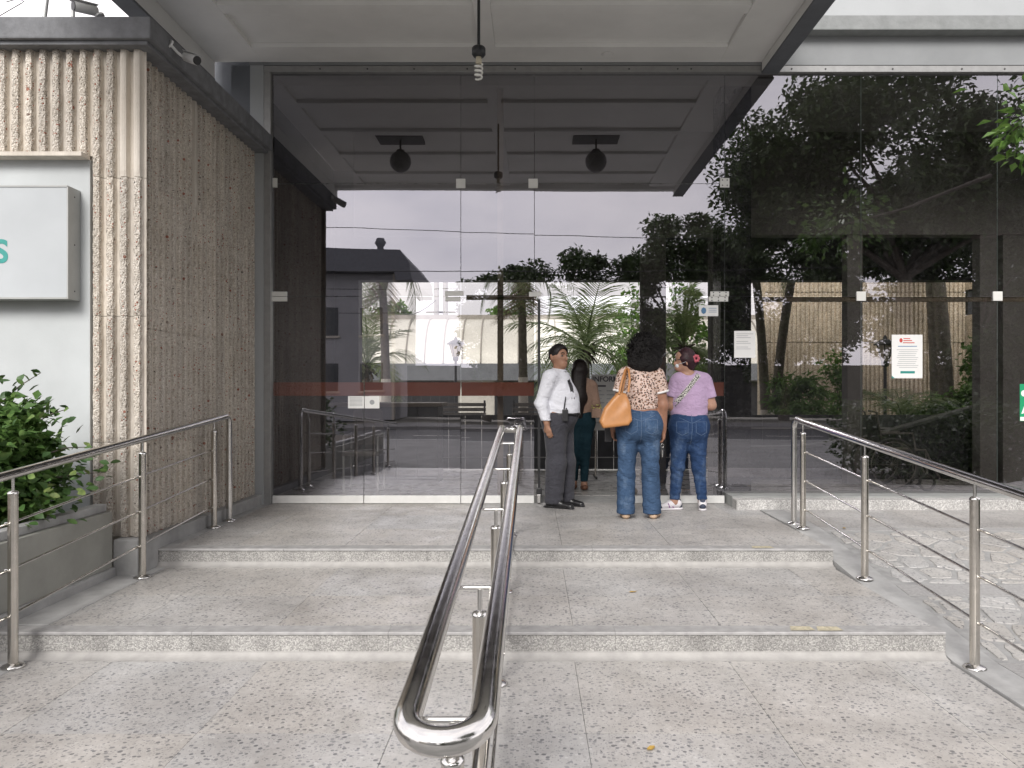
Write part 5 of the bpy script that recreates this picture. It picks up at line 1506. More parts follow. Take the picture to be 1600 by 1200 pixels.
M['bag_black'] = plain('black_bag', (.015, .015, .017), .5); M['lip'] = plain('lip', (.25, .10, .08), .5); M['gold'] = plain('gold_bits', (.55, .50, .18), .4, metal=.3)

# ---------- woman in leopard blouse (back to us)
w1 = thing('person', (1.02, 7.30, Z0), 'woman with big afro in leopard print top and blue jeans carrying a tan tote', 'person', 'people at the entrance')
LEG1 = [((.0-.095, .02, .86), (-.115, -.01, .47), .105, .067, (1, 1.05, 1), .05), ((-.115, -.01, .47), (-.118, .02, .08), .068, .052), ((.105, .02, .86), (.112, -.01, .47), .105, .067, (1, 1.05, 1), .05), ((.112, -.01, .47), (.125, .02, .08), .068, .052)]
HIP1 = [((-.085, -.015, .90), (.095, -.015, .90), .125, .125, (1, .95, 1.05), .06), ((-.07, -.075, .86), (.08, -.075, .86), .085, .085, (1, .8, 1.1), .06), ((.0, .02, .98), (.02, .02, 1.10), .148, .130, (1.08, .78, 1), .06)]
TOR1 = [((.02, .02, 1.06), (.022, .02, 1.22), .130, .140, (1.08, .80, 1), .06), ((.022, .02, 1.22), (.025, .015, 1.33), .140, .125, (1.12, .74, 1), .06), ((-.115, .01, 1.372), (.165, .01, 1.372), .058, .056, (1, 1, 1), .06)]
ARMR1 = [((.185, .0, 1.36), (.236, -.01, 1.07), .056, .046, (1, 1, 1), .04), ((.232, -.01, 1.07), (.238, .01, .845), .046, .031, (1, 1, 1), .03)]
ARML1 = [((-.14, .0, 1.36), (-.195, .0, 1.08), .056, .046, (1, 1, 1), .04), ((-.205, .0, 1.08), (-.235, .05, .86), .045, .031, (1, 1, 1), .03)]
HEAD1 = [((.03, .01, 1.36), (.05, .0, 1.48), .058, .055, (1, 1, 1), .04), ((.055, .01, 1.535), (.058, .015, 1.60), .085, .088, (.92, 1.05, 1), .04)]
b_ = SDF((-.36, -.30, -.01), (.36, .30, 1.78), .0075)
b_.many(LEG1).many(HIP1).many(TOR1).many(ARMR1).many(ARML1).many(HEAD1).many(hand((.238, .01, .845), (.02, .05, -1), (-1, .1, 0), 1, .75)).many(hand((-.235, .05, .86), (-.05, .15, -1), (1, 0, 0), -1, .8))
b_.many([((-.118, .02, .06), (-.12, .10, .03), .036, .03), ((.125, .02, .06), (.14, .10, .03), .036, .03)])
sd_obj(b_, 'body', M['skin_brown'], w1)
nz_ = rnd_noise(3, 26)
j = SDF((-.30, -.30, .0), (.34, .30, 1.12), .008); j.many(LEG1, .010).many(HIP1, .006)
j.many([((-.118, .0, .40), (-.122, .0, .05), .074, .083, (1, 1.05, 1), .05), ((.115, .0, .40), (.13, .0, .05), .074, .083, (1, 1.05, 1), .05)])
j.cap((.004, -.16, .68), (.006, -.20, .86), .012, .006, (1, 1, 1), .04, sub=True)
j.folds(lambda P: .0040*np.sin(P[..., 2]*55+7*nz_(P)+20*P[..., 0])*np.clip(1.2-np.abs(P[..., 2]-.47)*5, 0, 1)+.003*np.sin(P[..., 2]*70+P[..., 0]*30+3*nz_(P))*np.clip(1-np.abs(P[..., 2]-.14)*6, 0, 1)+.0028*nz_(P*1.6)+.003*np.sin(P[..., 2]*55+np.abs(P[..., 0])*60)*np.clip(1-np.abs(P[..., 2]-.74)*11, 0, 1))
j.cut((0, 0, 1), 1.055).cut((0, 0, -1), -.045, .004)
jo = sd_obj(j, 'jeans', M['jeans'], w1)
def hug(g, x, z, lift=.0035):
    for k in range(200):
        y = -.27+k*.002
        i_ = [int(round((v-l)/g.h)) for v, l in zip((x, y, z), g.lo)]
        if g.f[tuple(i_)] < 0: return (x, y-lift, z)
    return (x, -.10, z)
def seam(g, pts, jo, mat, r=.0026, closed=False, n=5):
    out = []; q = pts+pts[:1] if closed else pts
    for (x0, z0), (x1, z1) in zip(q[:-1], q[1:]):
        for t in range(n): out.append(hug(g, x0+(x1-x0)*t/n, z0+(z1-z0)*t/n))
    if not closed: out.append(hug(g, *q[-1]))
    MB().tube(out, r, 5, closed=closed).build('seam', mat, jo, local=True)
M['thread'] = plain('seam_thread', (.10, .15, .24), .9)
def jeans_seams(g, jo, cx, ztop, hw):
    for s_ in (-1, 1):
        c = cx+s_*.095
        seam(g, [(c-.056, ztop-.10), (c+.056, ztop-.10), (c+.054, ztop-.205), (c, ztop-.235), (c-.054, ztop-.205)], jo, M['thread'], .0024, True)
        seam(g, [(cx, ztop-.115), (cx+s_*hw, ztop-.06)], jo, M['thread'], .0024, False, 8)
    seam(g, [(cx, ztop-.015), (cx, ztop-.32)], jo, M['thread'], .0028, False, 14)
    seam(g, [(cx-hw, ztop-.035), (cx+hw, ztop-.035)], jo, M['thread'], .0026, False, 14)
jeans_seams(j, jo, .006, 1.04, .13)
s = SDF((-.32, -.28, .98), (.36, .28, 1.50), .0075); s.many(TOR1, .012).many(HIP1[2:], .010)
sl1 = SDF((-.32, -.28, .98), (.36, .28, 1.50), .0075)
sl1.many([((.178, .0, 1.358), (.226, -.005, 1.17), .072, .070, (1, 1, 1), .04), ((-.132, .0, 1.358), (-.182, .0, 1.18), .072, .070, (1, 1, 1), .04)])
sl1.cut((.25, 0, -.97), .25*.222-.97*1.20).cut((-.25, 0, -.97), .25*.178-.97*1.205)
s.merge(sl1)
nz2 = rnd_noise(9, 20)
s.folds(lambda P: .005*nz2(P*np.array([1.2, 1, .7]))+.0035*np.sin(P[..., 2]*70+8*P[..., 0]+3*nz2(P))*np.clip(1-np.abs(P[..., 2]-1.08)*9, 0, 1))
s.cap((.045, .0, 1.40), (.05, 0, 1.60), .07, .09, (1, 1, 1), .01, sub=True)
s.cut((.0, 0, -1), -1.035, .006)
so = sd_obj(s, 'blouse', M['leopard'], w1)
for (x_, z_) in ((.218, 1.198), (-.174, 1.203)):
    MB().tube([(x_+.062*math.cos(a*math.pi/8), -.004+.062*math.sin(a*math.pi/8), z_+.016*math.cos(a*math.pi/8)*(1 if x_ > 0 else -1)) for a in range(16)], .012, 8, closed=True).build('cuff', M['white_cloth'], so, local=True)
MB().tube([(.02+.150*math.cos(a*math.pi/12), .02+.112*math.sin(a*math.pi/12), 1.040+.006*math.sin(a*2)) for a in range(24)], .010, 8, closed=True).build('hem', M['white_cloth'], so, local=True)
hr = SDF((-.17, -.23, 1.34), (.28, .25, 1.83), .006)
hr.many([((.055, .0, 1.585), (.06, .0, 1.61), .142, .140, (1.05, 1, 1), .05), ((.0, -.02, 1.50), (.11, -.02, 1.50), .105, .105, (1, 1, 1), .05), ((.055, -.02, 1.47), (.06, -.02, 1.47), .11, .11, (1.1, 1, .75), .05)])
na, nb_ = rnd_noise(5, 90, 9), rnd_noise(6, 210, 9)
hr.folds(lambda P: .011*na(P)+.008*nb_(P))
hair1 = sd_obj(hr, 'hair', M['hair_black'], w1, 0)
# loose curls that break the outline
r_ = random.Random(8); cu = MB()
for i in range(800):
    a, e = r_.uniform(0, 6.28), r_.uniform(-.6, 1.4); d_ = Vector((math.cos(a)*math.cos(e), math.sin(a)*math.cos(e), math.sin(e)))
    p = Vector((.057, -.005, 1.575))+Vector((d_.x*.148, d_.y*.142, d_.z*.165)); l = r_.uniform(.018, .042); q = d_.cross(Vector((r_.uniform(-1, 1), r_.uniform(-1, 1), 1))).normalized()
    cu.tube([p-d_*.01, p+d_*l*.5+q*.010, p+d_*l-q*.008], .0026, 4, caps=False)
cu.build('loose_curls', M['hair_black'], hair1, local=True)
for (sx, x_) in ((-1, -.12), (1, .128)):
    sh = SDF((x_-.10, -.13, -.012), (x_+.12, .24, .11), .006); tx = .0 if sx < 0 else .055
    sh.many([((x_+tx*.2-.004, -.035, .030), (x_+tx, .11, .026), .040, .040, (1, 1, .8), .03), ((x_+tx, .11, .026), (x_+tx*1.2, .15, .022), .040, .030, (1, 1, .8), .03)]).cut((0, 0, -1), .003)
    sd_obj(sh, 'shoe', M['espadrille'], w1)
bag = thing('tote_bag', (.78, 7.12, .85), 'slouchy tan leather tote hanging from the shoulder of the woman in leopard print', 'bag')
def bagpt(u, v): return (u, v)
bg_ = SDF((-.22, -.14, -.04), (.24, .14, .42), .006)
bg_.slab([(-.150, .075), (-.118, .012), (.118, .040), (.152, .085), (.140, .20), (.105, .335), (.035, .350), (-.035, .285), (-.105, .20)], lambda z: .030+.050*np.clip((.36-z)/.36, 0, 1), .028)
nb3 = rnd_noise(12, 15); bg_.folds(lambda P: .005*nb3(P)+.004*np.sin(P[..., 0]*38-P[..., 2]*24+2*nb3(P))*np.clip(P[..., 2]*5-.4, 0, 1))
bo = sd_obj(bg_, 'bag_body', M['bag_tan'], bag, 2)
for (xa, xb2, yo) in ((-.03, .085, -.03), (.0, .10, .03)):
    pts = [(xa+.06, yo-.01, .33), (xa+.085, yo, .44), (xb2+.01, yo+.06, .552), (xb2+.04, yo+.20, .570), (xb2+.05, yo+.30, .53)]
    MB().tube(pts, .011, 8).build('strap', M['bag_tan'], bag, local=True)
MB().tube([(.115, -.045, .35), (.130, -.03, .46), (.128, .03, .555), (.12, .16, .578)], .011, 8).build('strap', M['bag_tan'], bag, local=True)
ph = thing('phone_case', (1.02-.28, 7.37, .72), 'black wallet in the left hand of the woman with the tote', 'wallet')
MB().box(-.035, .035, -.02, .02, 0, .15).build('case', M['bag_black'], ph, .006, local=True)
ky = thing('car_keys', (1.02+.225, 7.30, .60), 'bunch of dark keys in the right hand of the woman with the tote', 'keys')
MB().box(-.018, .018, -.008, .008, 0, .075).build('key_fob', M['bag_black'], ky, .005, local=True)
MB().tube([(.0+.016*math.cos(a*math.pi/6), .0, .09+.016*math.sin(a*math.pi/6)) for a in range(12)], .002, 5, closed=True).build('ring', M['steel'], ky, local=True)
MB().box(-.005, .005, -.013, -.010, -.02, .05).build('key', M['steel'], ky, local=True)

# ---------- woman in lilac tee (back to us, face turned to the left)
w2 = thing('person', (1.60, 7.78, Z0), 'woman in lilac tee and dark jeans with a flower in her bun', 'person', 'people at the entrance')
LEG2 = [((-.085, .02, .83), (-.115, .0, .45), .105, .062, (1, 1.05, 1), .05), ((-.115, .0, .45), (-.145, .03, .09), .062, .042), ((.085, .02, .83), (.095, .0, .45), .105, .062, (1, 1.05, 1), .05), ((.095, .0, .45), (.140, .03, .09), .062, .042)]
HIP2 = [((-.075, -.01, .86), (.075, -.01, .86), .118, .118, (1, .95, 1.05), .06), ((-.065, -.065, .82), (.065, -.065, .82), .08, .08, (1, .8, 1.1), .06), ((.0, .02, .95), (.005, .02, 1.06), .146, .142, (1.08, .82, 1), .06)]
TOR2 = [((.005, .02, 1.03), (.012, .02, 1.17), .145, .146, (1.08, .82, 1), .06), ((.012, .02, 1.17), (.018, .02, 1.28), .146, .125, (1.10, .74, 1), .06), ((-.115, .01, 1.322), (.155, .01, 1.322), .056, .054, (1, 1, 1), .06)]
ARMR2 = [((.172, .01, 1.31), (.228, .0, 1.06), .054, .046, (1, 1, 1), .04), ((.228, .0, 1.06), (.19, .20, 1.02), .043, .031, (1, 1, 1), .03)]
ARML2 = [((-.135, .01, 1.31), (-.185, .02, 1.06), .054, .046, (1, 1, 1), .04), ((-.185, .02, 1.06), (-.13, .20, .98), .042, .030, (1, 1, 1), .03)]
HEAD2 = [((.0, .02, 1.32), (-.03, .01, 1.43), .054, .052, (1, 1, 1), .03), ((-.045, .01, 1.50), (-.045, .01, 1.55), .082, .085, (1.08, .92, 1), .04), ((-.07, .01, 1.46), (-.115, .0, 1.445), .05, .035, (1, .9, 1), .03),
         ((-.135, .0, 1.51), (-.148, .0, 1.485), .011, .013, (1, 1, 1), .015), ((-.04, -.078, 1.50), (-.035, -.080, 1.47), .014, .010, (1, .6, 1), .01)]
b_ = SDF((-.34, -.30, -.01), (.36, .36, 1.68), .0075)
b_.many(LEG2).many(HIP2).many(TOR2).many(ARMR2).many(ARML2).many(HEAD2).many(hand((.19, .20, 1.02), (-.6, .7, .05), (0, 0, -1), 1, .6)).many(hand((-.13, .20, .98), (.6, .7, .05), (0, 0, -1), -1, .6))
b_.many([((-.145, .03, .07), (-.20, .02, .04), .036, .03), ((.140, .03, .07), (.142, .10, .04), .036, .03)])
sd_obj(b_, 'body', M['skin_light'], w2)
j = SDF((-.30, -.30, .0), (.32, .30, 1.08), .008); j.many(LEG2, .007).many(HIP2, .006); j.cap((.0, -.15, .64), (.0, -.19, .82), .012, .006, (1, 1, 1), .04, sub=True)
j.folds(lambda P: .0042*np.sin(P[..., 2]*68+7*nz_(P)+20*P[..., 0])*np.clip(1.2-np.abs(P[..., 2]-.43)*5, 0, 1)+.0035*np.sin(P[..., 2]*95+3*nz_(P))*np.clip(1-np.abs(P[..., 2]-.15)*8, 0, 1)+.0022*nz_(P*1.7))
j.cut((0, 0, 1), 1.03).cut((0, 0, -1), -.105, .003)
jo = sd_obj(j, 'jeans', M['jeans_dark'], w2); jeans_seams(j, jo, .0, 1.0, .12)
s = SDF((-.33, -.28, .90), (.36, .30, 1.46), .0075); s.many(TOR2, .013).many(HIP2[2:], .012)
sl2 = SDF((-.33, -.28, .90), (.36, .30, 1.46), .0075)
sl2.many([((.166, .01, 1.308), (.215, .0, 1.13), .070, .068, (1, 1, 1), .04), ((-.13, .01, 1.308), (-.175, .01, 1.14), .068, .066, (1, 1, 1), .04)])
sl2.cut((.25, 0, -.97), .25*.212-.97*1.135).cut((-.25, 0, -.97), .25*.172-.97*1.145)
s.merge(sl2)
s.folds(lambda P: .0045*nz2(P*np.array([1.1, 1, .8]))+.003*np.sin(P[..., 2]*75+5*P[..., 0]+3*nz2(P))*np.clip(1-np.abs(P[..., 2]-1.02)*8, 0, 1))
s.cap((-.01, .0, 1.36), (-.03, 0, 1.55), .064, .08, (1, 1, 1), .01, sub=True)
s.cut((0, 0, -1), -.955, .004)
sd_obj(s, 'tee', M['tee_lilac'], w2)
hr = SDF((-.17, -.16, 1.36), (.14, .16, 1.68), .006)
hr.many([((-.030, .005, 1.535), (-.030, .01, 1.56), .094, .092, (1.02, .98, 1), .03), ((-.01, .0, 1.49), (.0, .0, 1.47), .075, .06, (1, 1, 1), .04), ((.055, -.01, 1.52), (.062, -.01, 1.53), .048, .045, (1, 1, 1), .02)])
hr.cut((-1, 0, -.35), .098-.35*1.52); nh = rnd_noise(14, 70, 9); hr.folds(lambda P: .004*nh(P*np.array([.5, .5, 1.5])))
h_ = sd_obj(hr, 'hair', M['hair_wine'], w2, 1)
fl_ = MB()
for k in range(7):
    a = k*2*math.pi/7; fl_.ball((.058+.024*math.cos(a), -.062, 1.535+.026*math.sin(a)), .017, 8, (1, .5, 1))
fl_.build('hair_flower', M['flower_hair'], h_, local=True)
MB().tube([(-.128, -.048, 1.525), (-.04, -.088, 1.530)], .0035, 6).build('glasses_temple', M['black_plastic'], w2, local=True)
MB().ball((-.140, -.015, 1.525), .022, 10, (.25, 1.2, .8)).build('glasses_lens', M['black_plastic'], w2, local=True)
MB().ball((-.120, -.006, 1.460), .036, 12, (.7, .95, .75)).build('face_mask', M['mask'], w2, local=True)
MB().tube([(-.12, -.04, 1.475), (-.05, -.088, 1.50)], .002, 5).build('mask_loop', M['mask'], w2, local=True)
# diagonal woven strap: from the right shoulder across the back to the left hip
sp_ = MB(); A_, B_ = Vector((.085, -.02, 1.375)), Vector((-.172, -.06, 1.06)); N_ = 14; L_pts = []
def back_y(x, z):
    for k in range(180):
        y = -.26+k*.002
        i_ = [int(round((v-l)/s.h)) for v, l in zip((x, y, z), s.lo)]
        if all(0 <= i_[q] < s.n[q] for q in range(3)) and s.f[tuple(i_)] < 0: return y
    return -.03
for i in range(N_+1):
    t = i/N_; p = A_.lerp(B_, t); nx_, nz__ = .022*.78, -.022*.63
    for sgn in (1, -1):
        x_, z_ = p.x+sgn*nx_, p.z+sgn*nz__; y_ = back_y(x_, z_); L_pts.append((x_, y_-.007, z_)); 
    for sgn in (1, -1):
        x_, z_ = p.x+sgn*nx_, p.z+sgn*nz__; y_ = back_y(x_, z_); L_pts.append((x_, y_+.004, z_))
fs_ = []
for i in range(N_):
    a, b = i*4, (i+1)*4; fs_ += [(a, a+1, b+1, b), (a+2, b+2, b+3, a+3), (a, b, b+2, a+2), (a+1, a+3, b+3, b+1)]
sp_.add(L_pts, fs_); st_ = sp_.build('crossbody_strap', M['strap'], None); st_.location = w2.location
tag(st_, 'black and white woven bag strap across the back of the lilac tee', 'strap')
for (x_, dx, dy) in ((-.15, -1, -.25), (.14, .15, 1)):
    d_ = Vector((dx, dy, 0)).normalized(); o_ = Vector((x_, .03, 0))
    lo = np.minimum(np.array(o_-d_*.12), np.array(o_+d_*.24))-.07; hi = np.maximum(np.array(o_-d_*.12), np.array(o_+d_*.24))+.07; lo[2] = -.012; hi[2] = .14
    def pt(f, z, sd__=0): v = o_+d_*f; return (v.x, v.y, z)
    up = SDF(lo, hi, .006); up.many([(pt(-.045, .055), pt(.04, .060), .038, .036, (1, 1, 1), .03), (pt(.04, .055), pt(.165, .032), .038, .030, (1, 1, .9), .03), (pt(-.04, .07), pt(-.02, .10), .040, .040, (1, 1, 1), .02)]).cut((0, 0, -1), -.018).cut((0, 0, 1), .105)
    sn = sd_obj(up, 'sneaker', M['sneaker_white'], w2)
    sl_ = SDF(lo, hi, .006); sl_.many([(pt(-.060, .012), pt(.165, .012), .040, .036, (1, 1, .55), .02)]).cut((0, 0, -1), .0).cut((0, 0, 1), .022)
    sd_obj(sl_, 'sole', M['sneaker_white'], sn)
    hl = SDF(lo, hi, .006); hl.many([(pt(-.058, .045), pt(-.045, .088), .034, .032, (1, 1, 1), .02), (pt(.150, .034), pt(.172, .030), .033, .029, (1, 1, .9), .02)]).cut((0, 0, -1), -.022)
    sd_obj(hl, 'heel_and_toe', M['sneaker_navy'], sn)
    if dx < -.5:
        for k in (0, 1):
            q0 = Vector(pt(.02+k*.04, .030)); q1 = Vector(pt(.055+k*.02, .072)); off = Vector((d_.y, -d_.x, 0))*(1 if d_.x > 0 else 1)
            n_ = Vector((-d_.y, d_.x, 0)); n_ = n_ if n_.y < 0 else -n_
            MB().tube([q0+n_*.037, q1+n_*.034], .006, 6).build('stripe', M['sneaker_purple'], sn, local=True)

# ---------- security guard (stands in the doorway, turned to the right)
gd = thing('person', (.295, 8.02, Z0), 'guard in white shirt, black tie and charcoal trousers in the open doorway', 'person', 'people at the entrance', rz=R(-24))
LEGG = [((-.01, -.085, .85), (.0, -.095, .46), .108, .078, (1.05, 1, 1), .05), ((.0, -.095, .46), (-.03, -.10, .09), .076, .058), ((-.01, .085, .85), (.03, .095, .46), .105, .076, (1.05, 1, 1), .05), ((.03, .095, .46), (.02, .10, .09), .074, .056)]
HIPG = [((-.02, -.06, .90), (-.02, .06, .90), .125, .125, (1.12, 1, 1), .06), ((.0, -.03, .98), (.01, .03, 1.0), .140, .140, (1.18, 1.0, 1), .06)]
TORG = [((.02, -.02, 1.03), (.01, .02, 1.14), .148, .142, (1.22, 1.0, 1), .07), ((.005, 0, 1.14), (-.02, 0, 1.30), .14, .125, (1.05, 1.18, 1), .07), ((-.03, -.13, 1.355), (-.03, .13, 1.355), .062, .062, (1, 1, 1), .06)]
ARMN = [((-.035, -.175, 1.345), (-.115, -.215, 1.08), .062, .050, (1, 1, 1), .04), ((-.115, -.215, 1.08), (-.045, -.235, .885), .046, .033, (1, 1, 1), .03)]
ARMF = [((-.035, .175, 1.345), (-.06, .215, 1.08), .060, .048, (1, 1, 1), .04), ((-.06, .215, 1.08), (.02, .22, .88), .044, .032, (1, 1, 1), .03)]
fx, fy = .90, -.43      # the face looks right and a little towards us
def hp(f, s_, z): return (-.005+fx*f+(-fy)*s_*-1*0+(-fy)*0+fy*0+(-fy)*s_*0 + (-fy)*s_, 0+fy*f+fx*s_, z)
HEADG = [((-.025, 0, 1.35), (-.005, -.005, 1.47), .062, .058, (1, 1, 1), .03), (hp(-.015, 0, 1.575), hp(-.01, 0, 1.595), .092, .088, (1.02, 1, 1.0), .03), (hp(.035, 0, 1.535), hp(.045, 0, 1.505), .066, .056, (1, 1, 1), .035), (hp(.062, 0, 1.475), hp(.066, 0, 1.470), .034, .034, (1, 1, 1), .03),
         (hp(.100, 0, 1.565), hp(.118, 0, 1.535), .011, .016, (1, 1, 1), .012), (hp(.085, -.028, 1.592), hp(.085, .028, 1.592), .014, .014, (1, 1, .8), .02), (hp(.092, -.018, 1.492), hp(.092, .018, 1.492), .011, .011, (1, 1, .9), .012),
         (hp(-.015, -.092, 1.575), hp(-.012, -.093, 1.540), .019, .014, (1, .55, 1), .008), (hp(-.015, .092, 1.575), hp(-.012, .093, 1.540), .019, .014, (1, .55, 1), .008)]
b_ = SDF((-.30, -.34, -.01), (.30, .32, 1.74), .0070)
b_.many(LEGG).many(HIPG).many(TORG).many(ARMN).many(ARMF).many(HEADG)
b_.cap(hp(.092, -.034, 1.572), hp(.094, -.030, 1.572), .014, .014, (1, 1, .8), .012, sub=True); b_.cap(hp(.092, .034, 1.572), hp(.094, .030, 1.572), .014, .014, (1, 1, .8), .012, sub=True)
b_.many(hand((-.045, -.235, .885), (.22, -.02, -1), (0.2, 1, 0), -1, .35)).many(hand((.02, .22, .88), (.2, 0, -1), (0, -1, 0), 1, .4))
sd_obj(b_, 'body', M['skin_tan'], gd)
for s_ in (-.033, .033):
    c_ = hp(.083, s_, 1.572); MB().ball(hp(.0775, s_, 1.572), .0105, 10).build('eye', M['eye_white'], gd, local=True)
    c_ = hp(.0885, s_*.97, 1.571); MB().ball(c_, .0072, 8).build('pupil', M['black_plastic'], gd, local=True)
    MB().tube([hp(.100, s_*.4, 1.598), hp(.098, s_, 1.603), hp(.082, s_*1.5, 1.597)], .0042, 6).build('eyebrow', M['hair_short'], gd, local=True)
MB().tube([hp(.094, -.026, 1.490), hp(.1045, 0, 1.492), hp(.094, .026, 1.490)], .0045, 6).build('mouth', M['lip'], gd, local=True)
hr = SDF((-.16, -.16, 1.45), (.16, .16, 1.73), .0055)
hr.many([(hp(-.020, 0, 1.592), hp(-.006, 0, 1.606), .0985, .094, (1.02, 1, 1.0), .03), (hp(.02, 0, 1.635), hp(.03, 0, 1.635), .062, .058, (1, 1, .8), .03)])
hr.cap(hp(.095, 0, 1.545), hp(.12, 0, 1.575), .088, .088, (1, 1, 1), .006, sub=True)
hr.cut((0, 0, -1), -1.535); hr.cap(hp(.04, -.09, 1.53), hp(.04, .09, 1.53), .050, .050, (1, 1, 1), .006, sub=True)
nh2 = rnd_noise(17, 120, 9); hr.folds(lambda P: .003*nh2(P))
sd_obj(hr, 'hair', M['hair_short'], gd, 1)
tro = SDF((-.28, -.30, .0), (.30, .30, 1.05), .008); tro.many(LEGG, .014).many(HIPG, .008).many([((.01, -.02, .93), (.015, .02, .98), .150, .152, (1.22, 1.02, .8), .05)])
tro.many([((.0, -.095, .46), (-.025, -.10, .05), .092, .082, (1.1, 1, 1), .05), ((.03, .095, .46), (.03, .10, .05), .090, .080, (1.1, 1, 1), .05)])
tro.folds(lambda P: .004*nz_(P*np.array([1, 1, .45]))+.0035*np.sin(P[..., 2]*60+3*nz_(P))*np.clip(1-np.abs(P[..., 2]-.12)*7, 0, 1))
tro.cut((0, 0, 1), .985).cut((0, 0, -1), -.045, .003); sd_obj(tro, 'trousers', M['trouser'], gd)
s = SDF((-.30, -.34, .90), (.30, .34, 1.50), .0070); s.many(TORG, .013).many([((.0, -.03, .99), (.02, .03, 1.0), .148, .148, (1.2, 1.0, .8), .05)])
s.many([(a, b, r1+.017, r2+.016, (1, 1, 1), .03) for (a, b, r1, r2, *_q) in ARMN+ARMF])
nz4 = rnd_noise(21, 24); s.folds(lambda P: .0055*nz4(P*np.array([1, 1, .8]))+.004*np.sin(P[..., 2]*65+14*P[..., 0]+4*nz4(P))*np.clip(1-np.abs(P[..., 2]-1.06)*7, 0, 1))
s.cap((.0, -.005, 1.415), (.0, -.005, 1.6), .064, .09, (1, 1, 1), .008, sub=True)
s.cut((0, 0, -1), -.905)
P_ = np.stack(np.meshgrid(*s.ax, indexing='ij'), -1)
s.f = np.where((np.abs(P_[..., 1]) < .165) & (P_[..., 2] < .965), np.maximum(s.f, .01), s.f).astype(np.float32)
shg = sd_obj(s, 'shirt', M['shirt_white'], gd)
col_ = [( -.002+.066*math.cos(a*math.pi/10), -.003+.062*math.sin(a*math.pi/10), 1.428-.012*math.cos(a*math.pi/10)) for a in range(20)]
MB().tube(col_, .013, 8, closed=True).build('collar', M['shirt_white'], shg, local=True)
MB().box(-.062, .0, -.165, -.115, 1.418, 1.428).build('epaulette', M['leather_black'], shg, .003, local=True)
MB().add([(.058, -.045, 1.41), (.075, -.005, 1.41), (.165, -.045, 1.26), (.205, -.06, 1.06), (.182, -.095, 1.08), (.142, -.08, 1.27),
          (.053, -.040, 1.405), (.07, 0, 1.405), (.155, -.04, 1.25), (.195, -.055, 1.05), (.175, -.09, 1.07), (.135, -.075, 1.26)],
         [(0,1,2,5), (5,2,3,4), (6,11,8,7), (11,10,9,8), (0,6,7,1), (1,7,8,2), (2,8,9,3), (3,9,10,4), (4,10,11,5), (5,11,6,0)]).build('tie', M['leather_black'], gd, local=True)
belt = [(.012+.200*math.cos(a*math.pi/14), .0+.178*math.sin(a*math.pi/14), .968) for a in range(28)]
MB().tube(belt, .017, 8, closed=True).build('belt', M['leather_black'], gd, local=True)
rd = thing('two_way_radio', (.345, 7.812, .90), 'black two-way radio with antenna clipped to the belt of the guard', 'radio')
MB().box(-.03, .03, -.02, .02, 0, .12).build('body_shell', M['black_plastic'], rd, .006, local=True)
MB().tube([(-.012, 0, .115), (.006, -.004, .25)], [.007, .005], 8).build('antenna', M['black_plastic'], rd, local=True)
MB().tube([(.012, 0, .115), (.012, 0, .135)], .007, 8).build('knob', M['black_plastic'], rd, local=True)
for (x_, y_) in ((-.02, -.10), (.02, .10)):
    sh = SDF((x_-.14, y_-.09, -.012), (x_+.27, y_+.09, .13), .006)
    sh.many([((x_-.05, y_, .045), (x_+.06, y_-.005, .055), .042, .040, (1, 1, 1), .03), ((x_+.06, y_-.005, .045), (x_+.19, y_-.02, .028), .042, .034, (1, 1, .85), .03), ((x_-.085, y_, .008), (x_+.20, y_-.02, .008), .036, .034, (1, 1, .4), .01)]).cut((0, 0, -1), .0)
    sd_obj(sh, 'shoe', M['leather_black'], gd)

# ---------- woman inside the lobby, half hidden by the guard
w3 = thing('person', (.60, 9.42, Z0), 'long-haired woman in beige blouse and teal jeans inside the lobby', 'person', 'people at the entrance')
LEG3 = [((-.075, .02, .80), (-.065, .0, .44), .095, .058, (1, 1.05, 1), .05), ((-.065, .0, .44), (-.075, .04, .08), .056, .038), ((.075, .02, .80), (.06, .0, .44), .095, .058, (1, 1.05, 1), .05), ((.06, .0, .44), (.045, -.06, .08), .056, .038)]
HIP3 = [((-.07, -.01, .84), (.07, -.01, .84), .108, .108, (1, .95, 1.05), .06), ((0, .02, .92), (0, .02, 1.02), .135, .135, (1.05, .8, 1), .06)]
TOR3 = [((0, .02, 1.0), (0, .02, 1.15), .135, .145, (1.05, .74, 1), .06), ((0, .02, 1.15), (0, .02, 1.24), .145, .125, (1.1, .7, 1), .06), ((-.13, .01, 1.275), (.13, .01, 1.275), .052, .052, (1, 1, 1), .06)]
ARM3 = [((.155, .01, 1.26), (.20, .0, 1.03), .052, .042, (1, 1, 1), .04), ((.20, .0, 1.03), (.14, .17, 1.0), .038, .028), ((-.155, .01, 1.26), (-.20, .0, 1.03), .052, .042, (1, 1, 1), .04), ((-.20, .0, 1.03), (-.14, .17, 1.0), .038, .028)]
HEAD3 = [((0, .01, 1.26), (0, .02, 1.38), .05, .05, (1, 1, 1), .03), ((0, .03, 1.43), (0, .03, 1.49), .078, .082, (.95, 1.05, 1), .04)]
b_ = SDF((-.30, -.28, -.01), (.30, .34, 1.62), .009); b_.many(LEG3).many(HIP3).many(TOR3).many(ARM3).many(HEAD3).many(hand((.14, .17, 1.0), (-.5, .8, 0), (0, 0, -1), 1, .5)).many(hand((-.14, .17, 1.0), (.5, .8, 0), (0, 0, -1), -1, .5))
b_.many([((-.075, .04, .06), (-.08, .12, .03), .034, .028), ((.045, -.06, .06), (.055, .03, .03), .034, .028)]); sd_obj(b_, 'body', M['skin_light'], w3)
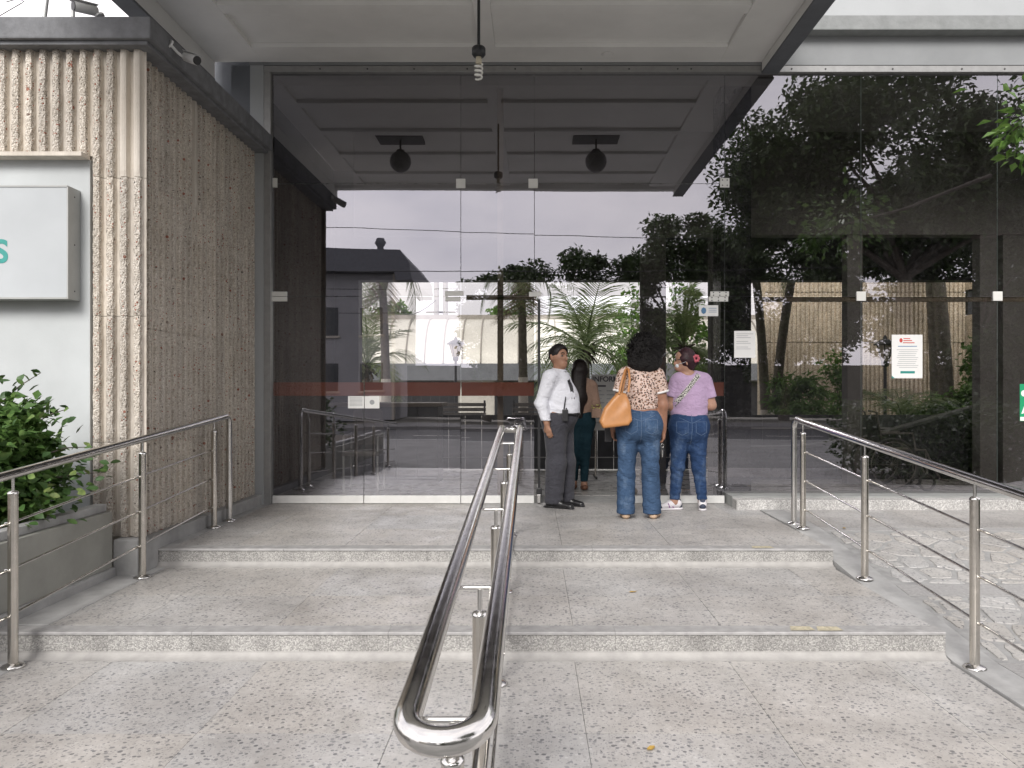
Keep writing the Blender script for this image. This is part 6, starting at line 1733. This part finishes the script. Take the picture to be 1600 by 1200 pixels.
j = SDF((-.26, -.26, .0), (.26, .26, 1.02), .009); j.many(LEG3, .007).many(HIP3, .006); j.folds(lambda P: .003*np.sin(P[..., 2]*75+4*nz_(P))*np.clip(1.2-np.abs(P[..., 2]-.43)*4, 0, 1)+.002*nz_(P*1.6)); j.cut((0, 0, 1), 1.0).cut((0, 0, -1), -.10); sd_obj(j, 'jeans', M['jeans_teal'], w3)
s = SDF((-.28, -.26, .88), (.28, .26, 1.40), .009); s.many(TOR3, .012).many(HIP3[1:], .010).many([((.155, .01, 1.26), (.195, .0, 1.05), .062, .056, (1, 1, 1), .03), ((-.155, .01, 1.26), (-.195, .0, 1.05), .062, .056, (1, 1, 1), .03)]); s.folds(lambda P: .004*nz2(P)); s.cut((0, 0, -1), -.92); sd_obj(s, 'blouse', M['blouse_beige'], w3)
hr = SDF((-.17, -.22, .78), (.17, .18, 1.62), .007); hr.many([((0, .01, 1.47), (0, .015, 1.50), .102, .098, (1, 1.05, 1), .03), ((-.02, -.055, 1.42), (-.02, -.11, 1.12), .085, .075, (1.15, .55, 1), .04), ((-.02, -.11, 1.12), (-.01, -.12, .90), .07, .03, (1.1, .5, 1), .04)]); nh3 = rnd_noise(33, 60, 9); hr.folds(lambda P: .006*nh3(P*np.array([1.4, 1.4, .15]))); sd_obj(hr, 'hair', M['hair_long'], w3, 0)
for (x_, y_) in ((-.078, .05), (.05, -.05)):
    sh = SDF((x_-.08, y_-.12, -.012), (x_+.08, y_+.20, .10), .007); sh.many([((x_, y_-.05, .035), (x_, y_+.04, .03), .040, .040, (1, 1, .8), .03), ((x_, y_+.04, .022), (x_+.004, y_+.14, .016), .040, .036, (1, 1, .6), .03)]).cut((0, 0, -1), .0); sd_obj(sh, 'sandal', M['sandal'], w3)
fb = thing('flower_bag', (.79, 9.30, .88), 'small beige bag with yellow bits at the hip of the lobby woman', 'bag')
MB().box(-.06, .06, -.04, .04, .0, .12).build('pouch', M['blouse_beige'], fb, .015, local=True)
fm = MB(); r_ = random.Random(4)
for i in range(26): fm.ball((r_.uniform(-.06, .06), r_.uniform(-.05, .03), .10+r_.uniform(0, .06)), .009, 6)
fm.build('charms', M['gold'], fb, local=True)
